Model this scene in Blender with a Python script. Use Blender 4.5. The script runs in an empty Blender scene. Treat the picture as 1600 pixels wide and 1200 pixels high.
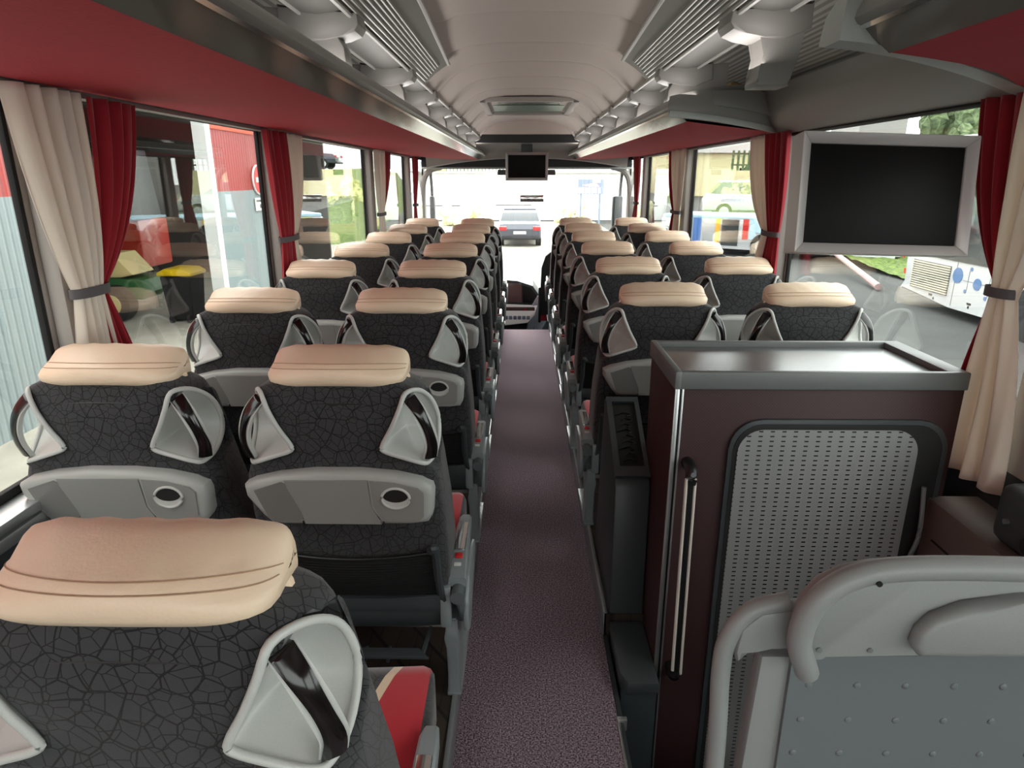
import bpy, bmesh, math, random
from mathutils import Vector, Matrix
PI = math.pi
R = math.radians
random.seed(7)
SC = bpy.context.scene
COL = SC.collection

# ------------------------------------------------------------------ camera, world, lights, exposure
cam_d = bpy.data.cameras.new('camera')
cam_d.sensor_fit = 'HORIZONTAL'
cam_d.sensor_width = 36.0
cam_d.lens = 36.0 * 1037.0 / 1600.0
cam_d.clip_start = 0.02
cam_d.clip_end = 400
cam = bpy.data.objects.new('camera', cam_d)
COL.objects.link(cam)
cam.location = (-0.05, 0, 1.452)
cam.rotation_euler = (R(90 - 17.31), 0, R(0.825))
SC.camera = cam

world = bpy.data.worlds.new('overcast_sky')
SC.world = world
world.use_nodes = True
wn = world.node_tree
wn.nodes.clear()
wo = wn.nodes.new('ShaderNodeOutputWorld')
wb = wn.nodes.new('ShaderNodeBackground')
tc = wn.nodes.new('ShaderNodeTexCoord')
sx = wn.nodes.new('ShaderNodeSeparateXYZ')
rp = wn.nodes.new('ShaderNodeValToRGB')
rp.color_ramp.elements[0].position = 0.0
rp.color_ramp.elements[0].color = (0.90, 0.91, 0.91, 1)
rp.color_ramp.elements[1].position = 0.6
rp.color_ramp.elements[1].color = (1.0, 0.995, 0.98, 1)
wn.links.new(tc.outputs['Generated'], sx.inputs[0])
wn.links.new(sx.outputs['Z'], rp.inputs[0])
wn.links.new(rp.outputs[0], wb.inputs[0])
wn.links.new(wb.outputs[0], wo.inputs[0])
wb.inputs[1].default_value = 2.6

SC.view_settings.view_transform = 'Standard'
SC.view_settings.look = 'None'
SC.view_settings.gamma = 1.0
SC.view_settings.use_curve_mapping = False
SC.view_settings.exposure = 1.35
SC.cycles.max_bounces = 10
SC.cycles.diffuse_bounces = 6
SC.cycles.glossy_bounces = 4
SC.cycles.transparent_max_bounces = 16
SC.cycles.sample_clamp_indirect = 6.0
SC.cycles.use_denoising = True

def sun_light():
    d = bpy.data.lights.new('hazy_sun', 'SUN')
    d.energy = 2.2
    d.angle = R(40)
    d.color = (1.0, 0.97, 0.92)
    o = bpy.data.objects.new('hazy_sun', d)
    COL.objects.link(o)
    o.rotation_euler = (R(-60), R(0), R(4))      # light from ahead and above
    return o
sun_light()
def ceiling_fill(s):
    """added fill light for the ceiling, lying behind the rack lip and shining up"""
    d = bpy.data.lights.new('added_ceiling_fill', 'AREA')
    d.shape = 'RECTANGLE'; d.size = 0.07; d.size_y = 8.0
    d.energy = 4.2; d.color = (1.0, 0.96, 0.92)  # extra fill, added to lift the ceiling's brightness
    o = bpy.data.objects.new('added_ceiling_fill', d)
    COL.objects.link(o)
    o.location = (s * 0.52, 3.4, 1.722)
    o.rotation_euler = (PI, -s * R(3), 0)
for s_ in (-1, 1): ceiling_fill(s_)

# ------------------------------------------------------------------ materials
def srgb(r, g, b):
    f = lambda c: (c / 255.0 / 12.92) if c / 255.0 <= 0.04045 else ((c / 255.0 + 0.055) / 1.055) ** 2.4
    return (f(r), f(g), f(b), 1.0)

def newmat(name):
    m = bpy.data.materials.new(name)
    m.use_nodes = True
    nt = m.node_tree
    b = nt.nodes['Principled BSDF']
    return m, nt, b

def plain(name, col, rough=0.5, metal=0.0, spec=0.5, noise=0.0, nscale=40, bump=0.0, bscale=200, coat=0.0, sheen=0.0):
    m, nt, b = newmat(name)
    b.inputs['Base Color'].default_value = col
    b.inputs['Roughness'].default_value = rough
    b.inputs['Metallic'].default_value = metal
    b.inputs['Specular IOR Level'].default_value = spec
    b.inputs['Coat Weight'].default_value = coat
    b.inputs['Sheen Weight'].default_value = sheen
    if noise > 0 or bump > 0:
        t = nt.nodes.new('ShaderNodeTexCoord')
    if noise > 0:
        n = nt.nodes.new('ShaderNodeTexNoise'); n.inputs['Scale'].default_value = nscale
        n.inputs['Detail'].default_value = 3
        nt.links.new(t.outputs['Object'], n.inputs['Vector'])
        mr = nt.nodes.new('ShaderNodeMapRange')
        mr.inputs['From Min'].default_value = 0.3; mr.inputs['From Max'].default_value = 0.7
        mr.inputs['To Min'].default_value = 1 - noise; mr.inputs['To Max'].default_value = 1 + noise
        nt.links.new(n.outputs['Fac'], mr.inputs['Value'])
        mx = nt.nodes.new('ShaderNodeMix'); mx.data_type = 'RGBA'; mx.blend_type = 'MULTIPLY'
        mx.inputs['Factor'].default_value = 1.0
        mx.inputs['A'].default_value = col
        nt.links.new(mr.outputs[0], mx.inputs['B'])
        nt.links.new(mx.outputs['Result'], b.inputs['Base Color'])
    if bump > 0:
        n2 = nt.nodes.new('ShaderNodeTexNoise'); n2.inputs['Scale'].default_value = bscale
        nt.links.new(t.outputs['Object'], n2.inputs['Vector'])
        bp = nt.nodes.new('ShaderNodeBump'); bp.inputs['Strength'].default_value = bump
        bp.inputs['Distance'].default_value = 0.002
        nt.links.new(n2.outputs['Fac'], bp.inputs['Height'])
        nt.links.new(bp.outputs[0], b.inputs['Normal'])
    return m

def crackle_nodes(nt, scale=52.0):
    """charcoal cloth printed with thin irregular polygon lines"""
    t = nt.nodes.new('ShaderNodeTexCoord')
    n = nt.nodes.new('ShaderNodeTexNoise'); n.inputs['Scale'].default_value = 9
    nt.links.new(t.outputs['Object'], n.inputs['Vector'])
    mp = nt.nodes.new('ShaderNodeVectorMath'); mp.operation = 'MULTIPLY_ADD'
    mp.inputs[1].default_value = (0.02, 0.02, 0.02)
    nt.links.new(n.outputs['Color'], mp.inputs[0])
    nt.links.new(t.outputs['Object'], mp.inputs[2])
    sp = nt.nodes.new('ShaderNodeSeparateXYZ'); nt.links.new(mp.outputs[0], sp.inputs[0])
    ua = nt.nodes.new('ShaderNodeMath'); ua.operation = 'MULTIPLY_ADD'; ua.inputs[1].default_value = 0.5
    nt.links.new(sp.outputs['Y'], ua.inputs[0]); nt.links.new(sp.outputs['X'], ua.inputs[2])
    va = nt.nodes.new('ShaderNodeMath'); va.operation = 'ADD'
    nt.links.new(sp.outputs['Y'], va.inputs[0]); nt.links.new(sp.outputs['Z'], va.inputs[1])
    cb = nt.nodes.new('ShaderNodeCombineXYZ'); nt.links.new(ua.outputs[0], cb.inputs[0]); nt.links.new(va.outputs[0], cb.inputs[1])
    v = nt.nodes.new('ShaderNodeTexVoronoi'); v.feature = 'DISTANCE_TO_EDGE'; v.voronoi_dimensions = '2D'
    v.inputs['Scale'].default_value = scale
    nt.links.new(cb.outputs[0], v.inputs['Vector'])
    v2 = nt.nodes.new('ShaderNodeTexVoronoi'); v2.feature = 'DISTANCE_TO_EDGE'
    v2.voronoi_dimensions = '2D'; v2.inputs['Scale'].default_value = scale * 0.6
    nt.links.new(cb.outputs[0], v2.inputs['Vector'])
    mn = nt.nodes.new('ShaderNodeMath'); mn.operation = 'MINIMUM'
    nt.links.new(v.outputs['Distance'], mn.inputs[0]); nt.links.new(v2.outputs['Distance'], mn.inputs[1])
    r = nt.nodes.new('ShaderNodeValToRGB')
    r.color_ramp.elements[0].position = 0.022; r.color_ramp.elements[0].color = (0.007, 0.007, 0.007, 1)
    r.color_ramp.elements[1].position = 0.045; r.color_ramp.elements[1].color = (0.038, 0.038, 0.041, 1)
    nt.links.new(mn.outputs[0], r.inputs[0])
    return t, r

def m_fabric(name):
    m, nt, b = newmat(name)
    t, r = crackle_nodes(nt)
    nt.links.new(r.outputs[0], b.inputs['Base Color'])
    b.inputs['Roughness'].default_value = 0.9
    b.inputs['Sheen Weight'].default_value = 0.22
    b.inputs['Sheen Roughness'].default_value = 0.5
    b.inputs['Specular IOR Level'].default_value = 0.2
    n2 = nt.nodes.new('ShaderNodeTexNoise'); n2.inputs['Scale'].default_value = 700
    nt.links.new(t.outputs['Object'], n2.inputs['Vector'])
    bp = nt.nodes.new('ShaderNodeBump'); bp.inputs['Strength'].default_value = 0.3; bp.inputs['Distance'].default_value = 0.001
    nt.links.new(n2.outputs['Fac'], bp.inputs['Height']); nt.links.new(bp.outputs[0], b.inputs['Normal'])
    return m

def m_cushion(name):
    """crackle cloth in the middle, beige piping line and red velour towards both sides (object space X,Y)"""
    m, nt, b = newmat(name)
    t, r = crackle_nodes(nt)
    s = nt.nodes.new('ShaderNodeSeparateXYZ'); nt.links.new(t.outputs['Object'], s.inputs[0])
    ab = nt.nodes.new('ShaderNodeMath'); ab.operation = 'ABSOLUTE'; nt.links.new(s.outputs['X'], ab.inputs[0])
    # u = |x| - 0.30*(0.52 - y)^2 shift : boundary swings outwards towards the front
    sb = nt.nodes.new('ShaderNodeMath'); sb.operation = 'SUBTRACT'; sb.inputs[0].default_value = 0.12
    nt.links.new(s.outputs['Y'], sb.inputs[1])
    mx0 = nt.nodes.new('ShaderNodeMath'); mx0.operation = 'MAXIMUM'; mx0.inputs[1].default_value = -0.46
    nt.links.new(sb.outputs[0], mx0.inputs[0])
    sq = nt.nodes.new('ShaderNodeMath'); sq.operation = 'MULTIPLY'
    nt.links.new(mx0.outputs[0], sq.inputs[0]); nt.links.new(mx0.outputs[0], sq.inputs[1])
    ml = nt.nodes.new('ShaderNodeMath'); ml.operation = 'MULTIPLY'; ml.inputs[1].default_value = 0.40
    nt.links.new(sq.outputs[0], ml.inputs[0])
    u = nt.nodes.new('ShaderNodeMath'); u.operation = 'SUBTRACT'
    nt.links.new(ab.outputs[0], u.inputs[0]); nt.links.new(ml.outputs[0], u.inputs[1])
    cr = nt.nodes.new('ShaderNodeValToRGB'); cr.color_ramp.interpolation = 'CONSTANT'
    e = cr.color_ramp.elements
    e[0].position = 0.0; e[0].color = (0, 0, 0, 1)
    e[1].position = 0.066; e[1].color = (0.5, 0.5, 0.5, 1)
    k = e.new(0.085); k.color = (1, 1, 1, 1)
    nt.links.new(u.outputs[0], cr.inputs[0])
    g1 = nt.nodes.new('ShaderNodeMath'); g1.operation = 'GREATER_THAN'; g1.inputs[1].default_value = 0.25
    g2 = nt.nodes.new('ShaderNodeMath'); g2.operation = 'GREATER_THAN'; g2.inputs[1].default_value = 0.75
    nt.links.new(cr.outputs[0], g1.inputs[0]); nt.links.new(cr.outputs[0], g2.inputs[0])
    # outermost 12 mm back to crackle
    g3 = nt.nodes.new('ShaderNodeMath'); g3.operation = 'LESS_THAN'; g3.inputs[1].default_value = 0.222
    nt.links.new(ab.outputs[0], g3.inputs[0])
    a1 = nt.nodes.new('ShaderNodeMath'); a1.operation = 'MULTIPLY'; nt.links.new(g1.outputs[0], a1.inputs[0]); nt.links.new(g3.outputs[0], a1.inputs[1])
    a2 = nt.nodes.new('ShaderNodeMath'); a2.operation = 'MULTIPLY'; nt.links.new(g2.outputs[0], a2.inputs[0]); nt.links.new(g3.outputs[0], a2.inputs[1])
    m1 = nt.nodes.new('ShaderNodeMix'); m1.data_type = 'RGBA'; m1.inputs['B'].default_value = srgb(222, 198, 168)
    nt.links.new(a1.outputs[0], m1.inputs['Factor']); nt.links.new(r.outputs[0], m1.inputs['A'])
    m2 = nt.nodes.new('ShaderNodeMix'); m2.data_type = 'RGBA'; m2.inputs['B'].default_value = srgb(176, 26, 40)
    nt.links.new(a2.outputs[0], m2.inputs['Factor']); nt.links.new(m1.outputs['Result'], m2.inputs['A'])
    nt.links.new(m2.outputs['Result'], b.inputs['Base Color'])
    b.inputs['Roughness'].default_value = 0.9
    b.inputs['Sheen Weight'].default_value = 0.4
    b.inputs['Specular IOR Level'].default_value = 0.2
    return m

def m_carpet(name, c1, c2, scale=260):
    m, nt, b = newmat(name)
    t = nt.nodes.new('ShaderNodeTexCoord')
    n = nt.nodes.new('ShaderNodeTexNoise'); n.inputs['Scale'].default_value = scale; n.inputs['Detail'].default_value = 2
    nt.links.new(t.outputs['Object'], n.inputs['Vector'])
    r = nt.nodes.new('ShaderNodeValToRGB')
    r.color_ramp.elements[0].position = 0.38; r.color_ramp.elements[0].color = c1
    r.color_ramp.elements[1].position = 0.72; r.color_ramp.elements[1].color = c2
    nt.links.new(n.outputs['Fac'], r.inputs[0]); nt.links.new(r.outputs[0], b.inputs['Base Color'])
    b.inputs['Roughness'].default_value = 0.85; b.inputs['Sheen Weight'].default_value = 1.0; b.inputs['Sheen Roughness'].default_value = 0.35
    bp = nt.nodes.new('ShaderNodeBump'); bp.inputs['Strength'].default_value = 0.7; bp.inputs['Distance'].default_value = 0.003
    nt.links.new(n.outputs['Fac'], bp.inputs['Height']); nt.links.new(bp.outputs[0], b.inputs['Normal'])
    return m

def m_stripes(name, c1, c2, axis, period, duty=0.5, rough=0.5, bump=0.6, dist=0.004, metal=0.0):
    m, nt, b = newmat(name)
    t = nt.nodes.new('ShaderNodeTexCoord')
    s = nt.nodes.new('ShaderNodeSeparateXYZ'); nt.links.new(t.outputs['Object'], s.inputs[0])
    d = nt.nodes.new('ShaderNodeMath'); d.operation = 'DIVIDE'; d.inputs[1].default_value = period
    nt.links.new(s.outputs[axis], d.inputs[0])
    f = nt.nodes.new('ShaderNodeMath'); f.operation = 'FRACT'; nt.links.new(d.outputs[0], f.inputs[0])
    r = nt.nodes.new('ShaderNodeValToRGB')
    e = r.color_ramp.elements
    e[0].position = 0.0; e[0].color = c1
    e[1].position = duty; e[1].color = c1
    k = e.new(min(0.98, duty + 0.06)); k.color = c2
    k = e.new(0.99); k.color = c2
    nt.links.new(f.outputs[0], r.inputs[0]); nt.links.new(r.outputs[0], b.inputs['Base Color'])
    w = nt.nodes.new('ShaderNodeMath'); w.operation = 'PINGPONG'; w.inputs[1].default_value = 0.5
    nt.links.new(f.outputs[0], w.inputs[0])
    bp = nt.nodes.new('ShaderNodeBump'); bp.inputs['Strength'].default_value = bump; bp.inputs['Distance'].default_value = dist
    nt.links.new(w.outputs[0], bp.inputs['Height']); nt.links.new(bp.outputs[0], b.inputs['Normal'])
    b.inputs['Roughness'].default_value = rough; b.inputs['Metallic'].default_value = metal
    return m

def m_glass(name, tint=(0.84, 0.865, 0.85, 1), refl=1.0):
    m = bpy.data.materials.new(name); m.use_nodes = True
    nt = m.node_tree; nt.nodes.clear()
    o = nt.nodes.new('ShaderNodeOutputMaterial')
    tr = nt.nodes.new('ShaderNodeBsdfTransparent'); tr.inputs[0].default_value = tint
    gl = nt.nodes.new('ShaderNodeBsdfGlossy'); gl.inputs['Roughness'].default_value = 0.0
    gl.inputs['Color'].default_value = (refl, refl, refl, 1)
    lw = nt.nodes.new('ShaderNodeLayerWeight'); lw.inputs['Blend'].default_value = 0.5
    pw = nt.nodes.new('ShaderNodeMath'); pw.operation = 'POWER'; pw.inputs[1].default_value = 4.0
    nt.links.new(lw.outputs['Facing'], pw.inputs[0])
    fr = nt.nodes.new('ShaderNodeMath'); fr.operation = 'MULTIPLY_ADD'; fr.inputs[1].default_value = 0.95; fr.inputs[2].default_value = 0.045
    nt.links.new(pw.outputs[0], fr.inputs[0])
    mx = nt.nodes.new('ShaderNodeMixShader')
    nt.links.new(fr.outputs[0], mx.inputs[0]); nt.links.new(tr.outputs[0], mx.inputs[1]); nt.links.new(gl.outputs[0], mx.inputs[2])
    nt.links.new(mx.outputs[0], o.inputs[0])
    return m

def m_perf(name):
    """silver sheet pierced by rows of short slots"""
    m, nt, b = newmat(name)
    t = nt.nodes.new('ShaderNodeTexCoord')
    s = nt.nodes.new('ShaderNodeSeparateXYZ'); nt.links.new(t.outputs['Object'], s.inputs[0])
    def cell(out, period, frac):
        d = nt.nodes.new('ShaderNodeMath'); d.operation = 'DIVIDE'; d.inputs[1].default_value = period
        nt.links.new(out, d.inputs[0])
        f = nt.nodes.new('ShaderNodeMath'); f.operation = 'FRACT'; nt.links.new(d.outputs[0], f.inputs[0])
        g = nt.nodes.new('ShaderNodeMath'); g.operation = 'LESS_THAN'; g.inputs[1].default_value = frac
        nt.links.new(f.outputs[0], g.inputs[0]); return g
    a = cell(s.outputs['X'], 0.0305, 0.36); c = cell(s.outputs['Z'], 0.0137, 0.27)
    ml = nt.nodes.new('ShaderNodeMath'); ml.operation = 'MULTIPLY'
    nt.links.new(a.outputs[0], ml.inputs[0]); nt.links.new(c.outputs[0], ml.inputs[1])
    mx = nt.nodes.new('ShaderNodeMix'); mx.data_type = 'RGBA'
    mx.inputs['A'].default_value = srgb(158, 160, 160); mx.inputs['B'].default_value = srgb(12, 12, 13)
    nt.links.new(ml.outputs[0], mx.inputs['Factor']); nt.links.new(mx.outputs['Result'], b.inputs['Base Color'])
    mm = nt.nodes.new('ShaderNodeMapRange'); mm.inputs['To Min'].default_value = 0.4; mm.inputs['To Max'].default_value = 0.0
    nt.links.new(ml.outputs[0], mm.inputs['Value']); nt.links.new(mm.outputs[0], b.inputs['Metallic'])
    b.inputs['Roughness'].default_value = 0.42
    return m

def m_weave(name, c, c2, period=0.004):
    m, nt, b = newmat(name)
    t = nt.nodes.new('ShaderNodeTexCoord')
    ck = nt.nodes.new('ShaderNodeTexChecker'); ck.inputs['Scale'].default_value = 1 / period
    ck.inputs['Color1'].default_value = c; ck.inputs['Color2'].default_value = c2
    nt.links.new(t.outputs['Object'], ck.inputs['Vector']); nt.links.new(ck.outputs['Color'], b.inputs['Base Color'])
    b.inputs['Roughness'].default_value = 0.6
    return m

def m_planks(name):
    m, nt, b = newmat(name)
    t = nt.nodes.new('ShaderNodeTexCoord')
    mp = nt.nodes.new('ShaderNodeMapping'); mp.inputs['Scale'].default_value = (9, 1.4, 1); mp.inputs['Rotation'].default_value = (0, 0, 0.2)
    nt.links.new(t.outputs['Object'], mp.inputs[0])
    br = nt.nodes.new('ShaderNodeTexBrick'); br.inputs['Scale'].default_value = 1.0
    br.inputs['Color1'].default_value = srgb(74, 62, 54); br.inputs['Color2'].default_value = srgb(56, 47, 41)
    br.inputs['Mortar'].default_value = srgb(25, 20, 18); br.inputs['Mortar Size'].default_value = 0.012
    nt.links.new(mp.outputs[0], br.inputs['Vector'])
    n = nt.nodes.new('ShaderNodeTexNoise'); n.inputs['Scale'].default_value = 30
    mp2 = nt.nodes.new('ShaderNodeMapping'); mp2.inputs['Scale'].default_value = (4, 0.3, 1); nt.links.new(t.outputs['Object'], mp2.inputs[0])
    nt.links.new(mp2.outputs[0], n.inputs['Vector'])
    mx = nt.nodes.new('ShaderNodeMix'); mx.data_type = 'RGBA'; mx.blend_type = 'MULTIPLY'; mx.inputs['Factor'].default_value = 0.5
    nt.links.new(br.outputs['Color'], mx.inputs['A']); nt.links.new(n.outputs['Color'], mx.inputs['B'])
    nt.links.new(mx.outputs['Result'], b.inputs['Base Color']); b.inputs['Roughness'].default_value = 0.55
    return m

def m_foliage(name, c1, c2, scale=6):
    m, nt, b = newmat(name)
    t = nt.nodes.new('ShaderNodeTexCoord')
    n = nt.nodes.new('ShaderNodeTexNoise'); n.inputs['Scale'].default_value = scale; n.inputs['Detail'].default_value = 8
    n.inputs['Roughness'].default_value = 0.7
    nt.links.new(t.outputs['Object'], n.inputs['Vector'])
    r = nt.nodes.new('ShaderNodeValToRGB')
    r.color_ramp.elements[0].position = 0.38; r.color_ramp.elements[0].color = c1
    r.color_ramp.elements[1].position = 0.62; r.color_ramp.elements[1].color = c2
    nt.links.new(n.outputs['Fac'], r.inputs[0]); nt.links.new(r.outputs[0], b.inputs['Base Color'])
    b.inputs['Roughness'].default_value = 0.9
    return m

M = {}
M['fabric'] = m_fabric('charcoal_crackle_cloth')
M['cushion'] = m_cushion('cushion_cloth')
M['leather'] = plain('beige_leather', srgb(228, 203, 176), 0.42, bump=0.25, bscale=260, noise=0.03, nscale=8)
M['stitch'] = plain('tan_thread', srgb(168, 136, 106), 0.8)
M['grey'] = plain('light_grey_plastic', srgb(186, 188, 184), 0.42, noise=0.05, nscale=900)
M['greyd'] = plain('tray_grey_plastic', srgb(134, 135, 132), 0.5, noise=0.04, nscale=900)
M['tray_in'] = plain('tray_inset_grey', srgb(112, 112, 109), 0.5)
M['bracketgrey'] = plain('rack_bracket_grey', srgb(132, 129, 125), 0.45)
M['trayshell'] = plain('tray_shell_grey', srgb(158, 160, 156), 0.45)
M['dark'] = plain('dark_slate_plastic', srgb(58, 63, 66), 0.42, noise=0.03, nscale=600)
M['black'] = plain('black_plastic', srgb(16, 16, 17), 0.45)
M['rubber'] = plain('black_rubber', srgb(24, 24, 25), 0.75)
M['screen'] = plain('dead_screen', srgb(16, 14, 14), 0.5, spec=0.12)
M['hole'] = plain('recess_shade_black', srgb(8, 8, 8), 0.7)  # shade of the cup hole and bin mouth, put into the colour
M['pianowood'] = plain('lacquered_dark_wood', srgb(24, 21, 20), 0.16, noise=0.5, nscale=40)
M['red'] = plain('red_velour', srgb(182, 28, 42), 0.9, sheen=0.5, bump=0.3, bscale=500)
M['redpanel'] = plain('red_rack_cloth', srgb(192, 34, 56), 0.75, bump=0.5, bscale=160, noise=0.05, nscale=60)
M['redcurt'] = plain('red_curtain_cloth', srgb(160, 14, 34), 0.8, sheen=0.3)
M['beigecurt'] = plain('beige_curtain_cloth', srgb(238, 228, 214), 0.75, sheen=0.3)
def translucent(m, f):
    nt = m.node_tree; b = nt.nodes['Principled BSDF']; o = nt.nodes['Material Output']
    tl = nt.nodes.new('ShaderNodeBsdfTranslucent'); tl.inputs[0].default_value = b.inputs['Base Color'].default_value
    mx = nt.nodes.new('ShaderNodeMixShader'); mx.inputs[0].default_value = f
    nt.links.new(b.outputs[0], mx.inputs[1]); nt.links.new(tl.outputs[0], mx.inputs[2]); nt.links.new(mx.outputs[0], o.inputs[0])
translucent(M['redcurt'], 0.18); translucent(M['beigecurt'], 0.22)
M['tie'] = plain('grey_tie_webbing', srgb(92, 88, 90), 0.8)
M['alu'] = plain('brushed_aluminium', srgb(196, 198, 198), 0.3, metal=0.85)
M['silver'] = plain('silver_grey_paint', srgb(150, 154, 156), 0.3, metal=0.55)
M['chrome'] = plain('bright_metal', srgb(230, 230, 230), 0.12, metal=1.0)
M['gloss'] = plain('glossy_taupe_strip', srgb(120, 114, 107), 0.10, spec=0.3)
M['gloss'].node_tree.nodes['Principled BSDF'].inputs['IOR'].default_value = 1.28
M['rackgrey'] = plain('satin_rack_grey', srgb(146, 143, 138), 0.4)
M['ceil'] = plain('ceiling_felt', srgb(208, 197, 190), 0.95, noise=0.03, nscale=500)
M['duct'] = plain('duct_grey', srgb(92, 90, 87), 0.6)
M['ventdark'] = plain('vent_panel_grey', srgb(104, 101, 97), 0.5)
M['slat'] = plain('vent_slat_grey', srgb(170, 168, 164), 0.35)
M['carpet'] = m_carpet('aubergine_carpet', srgb(42, 34, 39), srgb(178, 154, 168), 210)
M['carpet'].node_tree.nodes['Principled BSDF'].inputs['Sheen Tint'].default_value = (1.0, 0.72, 0.86, 1)
M['planks'] = m_planks('wood_look_vinyl')
M['cab'] = m_weave('aubergine_woven_laminate', srgb(66, 36, 38), srgb(44, 25, 27), 0.004)
M['cabtop'] = plain('satin_slate_metal', srgb(132, 136, 137), 0.24, metal=0.6)
M['cabrim'] = plain('slate_tray_rim', srgb(104, 108, 108), 0.4)
M['perf'] = m_perf('perforated_silver_sheet')
M['ribs'] = m_stripes('ribbed_grey_panel', srgb(165, 162, 156), srgb(118, 115, 111), 'Z', 0.0075, 0.45, bump=0.5)
M['net'] = m_stripes('black_net', srgb(18, 20, 21), srgb(4, 4, 4), 'Z', 0.008, 0.5, 0.9, 0.8)
M['wall'] = plain('grey_wall_panel', srgb(168, 162, 156), 0.55)
M['lowwall'] = plain('dark_lower_wall', srgb(44, 48, 50), 0.6)
M['brown'] = plain('taupe_panel', srgb(112, 99, 94), 0.6)
M['glass'] = m_glass('side_glass')
M['wglass'] = m_glass('windscreen_glass', (0.93, 0.95, 0.94, 1))
M['cabinlight'] = plain('ochre_box', srgb(150, 120, 80), 0.7)
M['shell'] = plain('moulded_shell_grey', srgb(134, 137, 136), 0.45, noise=0.05, nscale=900)
M['shellpanel'] = plain('dimpled_panel_grey', srgb(100, 106, 108), 0.5)
M['strip'] = plain('bright_anodised_strip', srgb(232, 226, 216), 0.3, metal=0.2)
M['redbtn'] = plain('red_button', srgb(200, 20, 26), 0.4)
M['armgrey'] = plain('armrest_grey', srgb(142, 150, 152), 0.32, metal=0.15)
M['dark2'] = plain('pivot_grey', srgb(92, 100, 102), 0.4)
M['white'] = plain('white_sticker', srgb(225, 225, 222), 0.5)

# ------------------------------------------------------------------ mesh helpers
def finish(name, bm, mat, parent=None, smooth=35, loc=None):
    bmesh.ops.recalc_face_normals(bm, faces=bm.faces[:])
    if smooth:
        for f in bm.faces: f.smooth = True
        for e in bm.edges:
            e.smooth = not (len(e.link_faces) == 2 and e.calc_face_angle(0) > R(smooth))
    me = bpy.data.meshes.new(name)
    bm.to_mesh(me); bm.free()
    mats = mat if isinstance(mat, (list, tuple)) else [mat]
    for mm in mats: me.materials.append(M[mm] if isinstance(mm, str) else mm)
    o = bpy.data.objects.new(name, me)
    COL.objects.link(o)
    if parent is not None: o.parent = parent
    if loc: o.location = loc
    return o

def tag(o, label=None, cat=None, group=None, kind=None):
    if label: o['label'] = label
    if cat: o['category'] = cat
    if group: o['group'] = group
    if kind: o['kind'] = kind
    return o

def empty(name, loc, label, cat, group=None, rz=0.0):
    o = bpy.data.objects.new(name, None)
    o.empty_display_size = 0.05
    COL.objects.link(o); o.location = loc; o.rotation_euler = (0, 0, rz)
    return tag(o, label, cat, group)

def copy_tree(o, parent=None):
    c = o.copy(); COL.objects.link(c)
    if parent is not None: c.parent = parent
    for ch in list(o.children): copy_tree(ch, c)
    return c

def struct(name, bm, mat, smooth=35, parent=None):
    o = finish(name, bm, mat, parent, smooth)
    if parent is None: o['kind'] = 'structure'
    return o

def box(bm, x0, x1, y0, y1, z0, z1, bev=0.0, mi=0, seg=2):
    vs = [bm.verts.new((x, y, z)) for x in (x0, x1) for y in (y0, y1) for z in (z0, z1)]
    idx = [(0, 1, 3, 2), (4, 6, 7, 5), (0, 4, 5, 1), (2, 3, 7, 6), (0, 2, 6, 4), (1, 5, 7, 3)]
    fs = []
    for f in idx:
        nf = bm.faces.new([vs[i] for i in f]); nf.material_index = mi; fs.append(nf)
    if bev > 0:
        es = list({e for f in fs for e in f.edges})
        bmesh.ops.bevel(bm, geom=es, offset=bev, segments=seg, affect='EDGES', profile=0.5, clamp_overlap=True)
    return vs

def hexa(bm, pts, mi=0):
    """8 points: bottom 4 (ccw) then top 4"""
    v = [bm.verts.new(p) for p in pts]
    for f in ((3, 2, 1, 0), (4, 5, 6, 7), (0, 1, 5, 4), (1, 2, 6, 5), (2, 3, 7, 6), (3, 0, 4, 7)):
        nf = bm.faces.new([v[i] for i in f]); nf.material_index = mi
    return v

def prism(bm, pts, plane, d0, d1, bev=0.0, mi=0, seg=2):
    """extrude polygon pts (a,b) of plane 'xz','yz','xy' from depth d0 to d1 along the remaining axis"""
    def P(a, b, d):
        return {'xz': (a, d, b), 'yz': (d, a, b), 'xy': (a, b, d)}[plane]
    n = len(pts)
    A = [bm.verts.new(P(a, b, d0)) for a, b in pts]
    B = [bm.verts.new(P(a, b, d1)) for a, b in pts]
    fs = [bm.faces.new(A), bm.faces.new(B[::-1])]
    capes = [e for f in fs for e in f.edges]
    for i in range(n):
        fs.append(bm.faces.new((A[i], A[(i + 1) % n], B[(i + 1) % n], B[i])))
    for f in fs: f.material_index = mi
    if bev > 0:
        bmesh.ops.bevel(bm, geom=list(set(capes)), offset=bev, segments=seg, affect='EDGES', profile=0.5, clamp_overlap=True)
    return fs

def loft(bm, rings, closed=True, cap=True, mi=0):
    vr = [[bm.verts.new(p) for p in r] for r in rings]
    n = len(vr[0])
    for a, b in zip(vr[:-1], vr[1:]):
        rng = range(n) if closed else range(n - 1)
        for i in rng:
            j = (i + 1) % n
            f = bm.faces.new((a[i], a[j], b[j], b[i])); f.material_index = mi
    if cap and closed:
        f = bm.faces.new(vr[0][::-1]); f.material_index = mi
        f = bm.faces.new(vr[-1]); f.material_index = mi
    return vr

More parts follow.
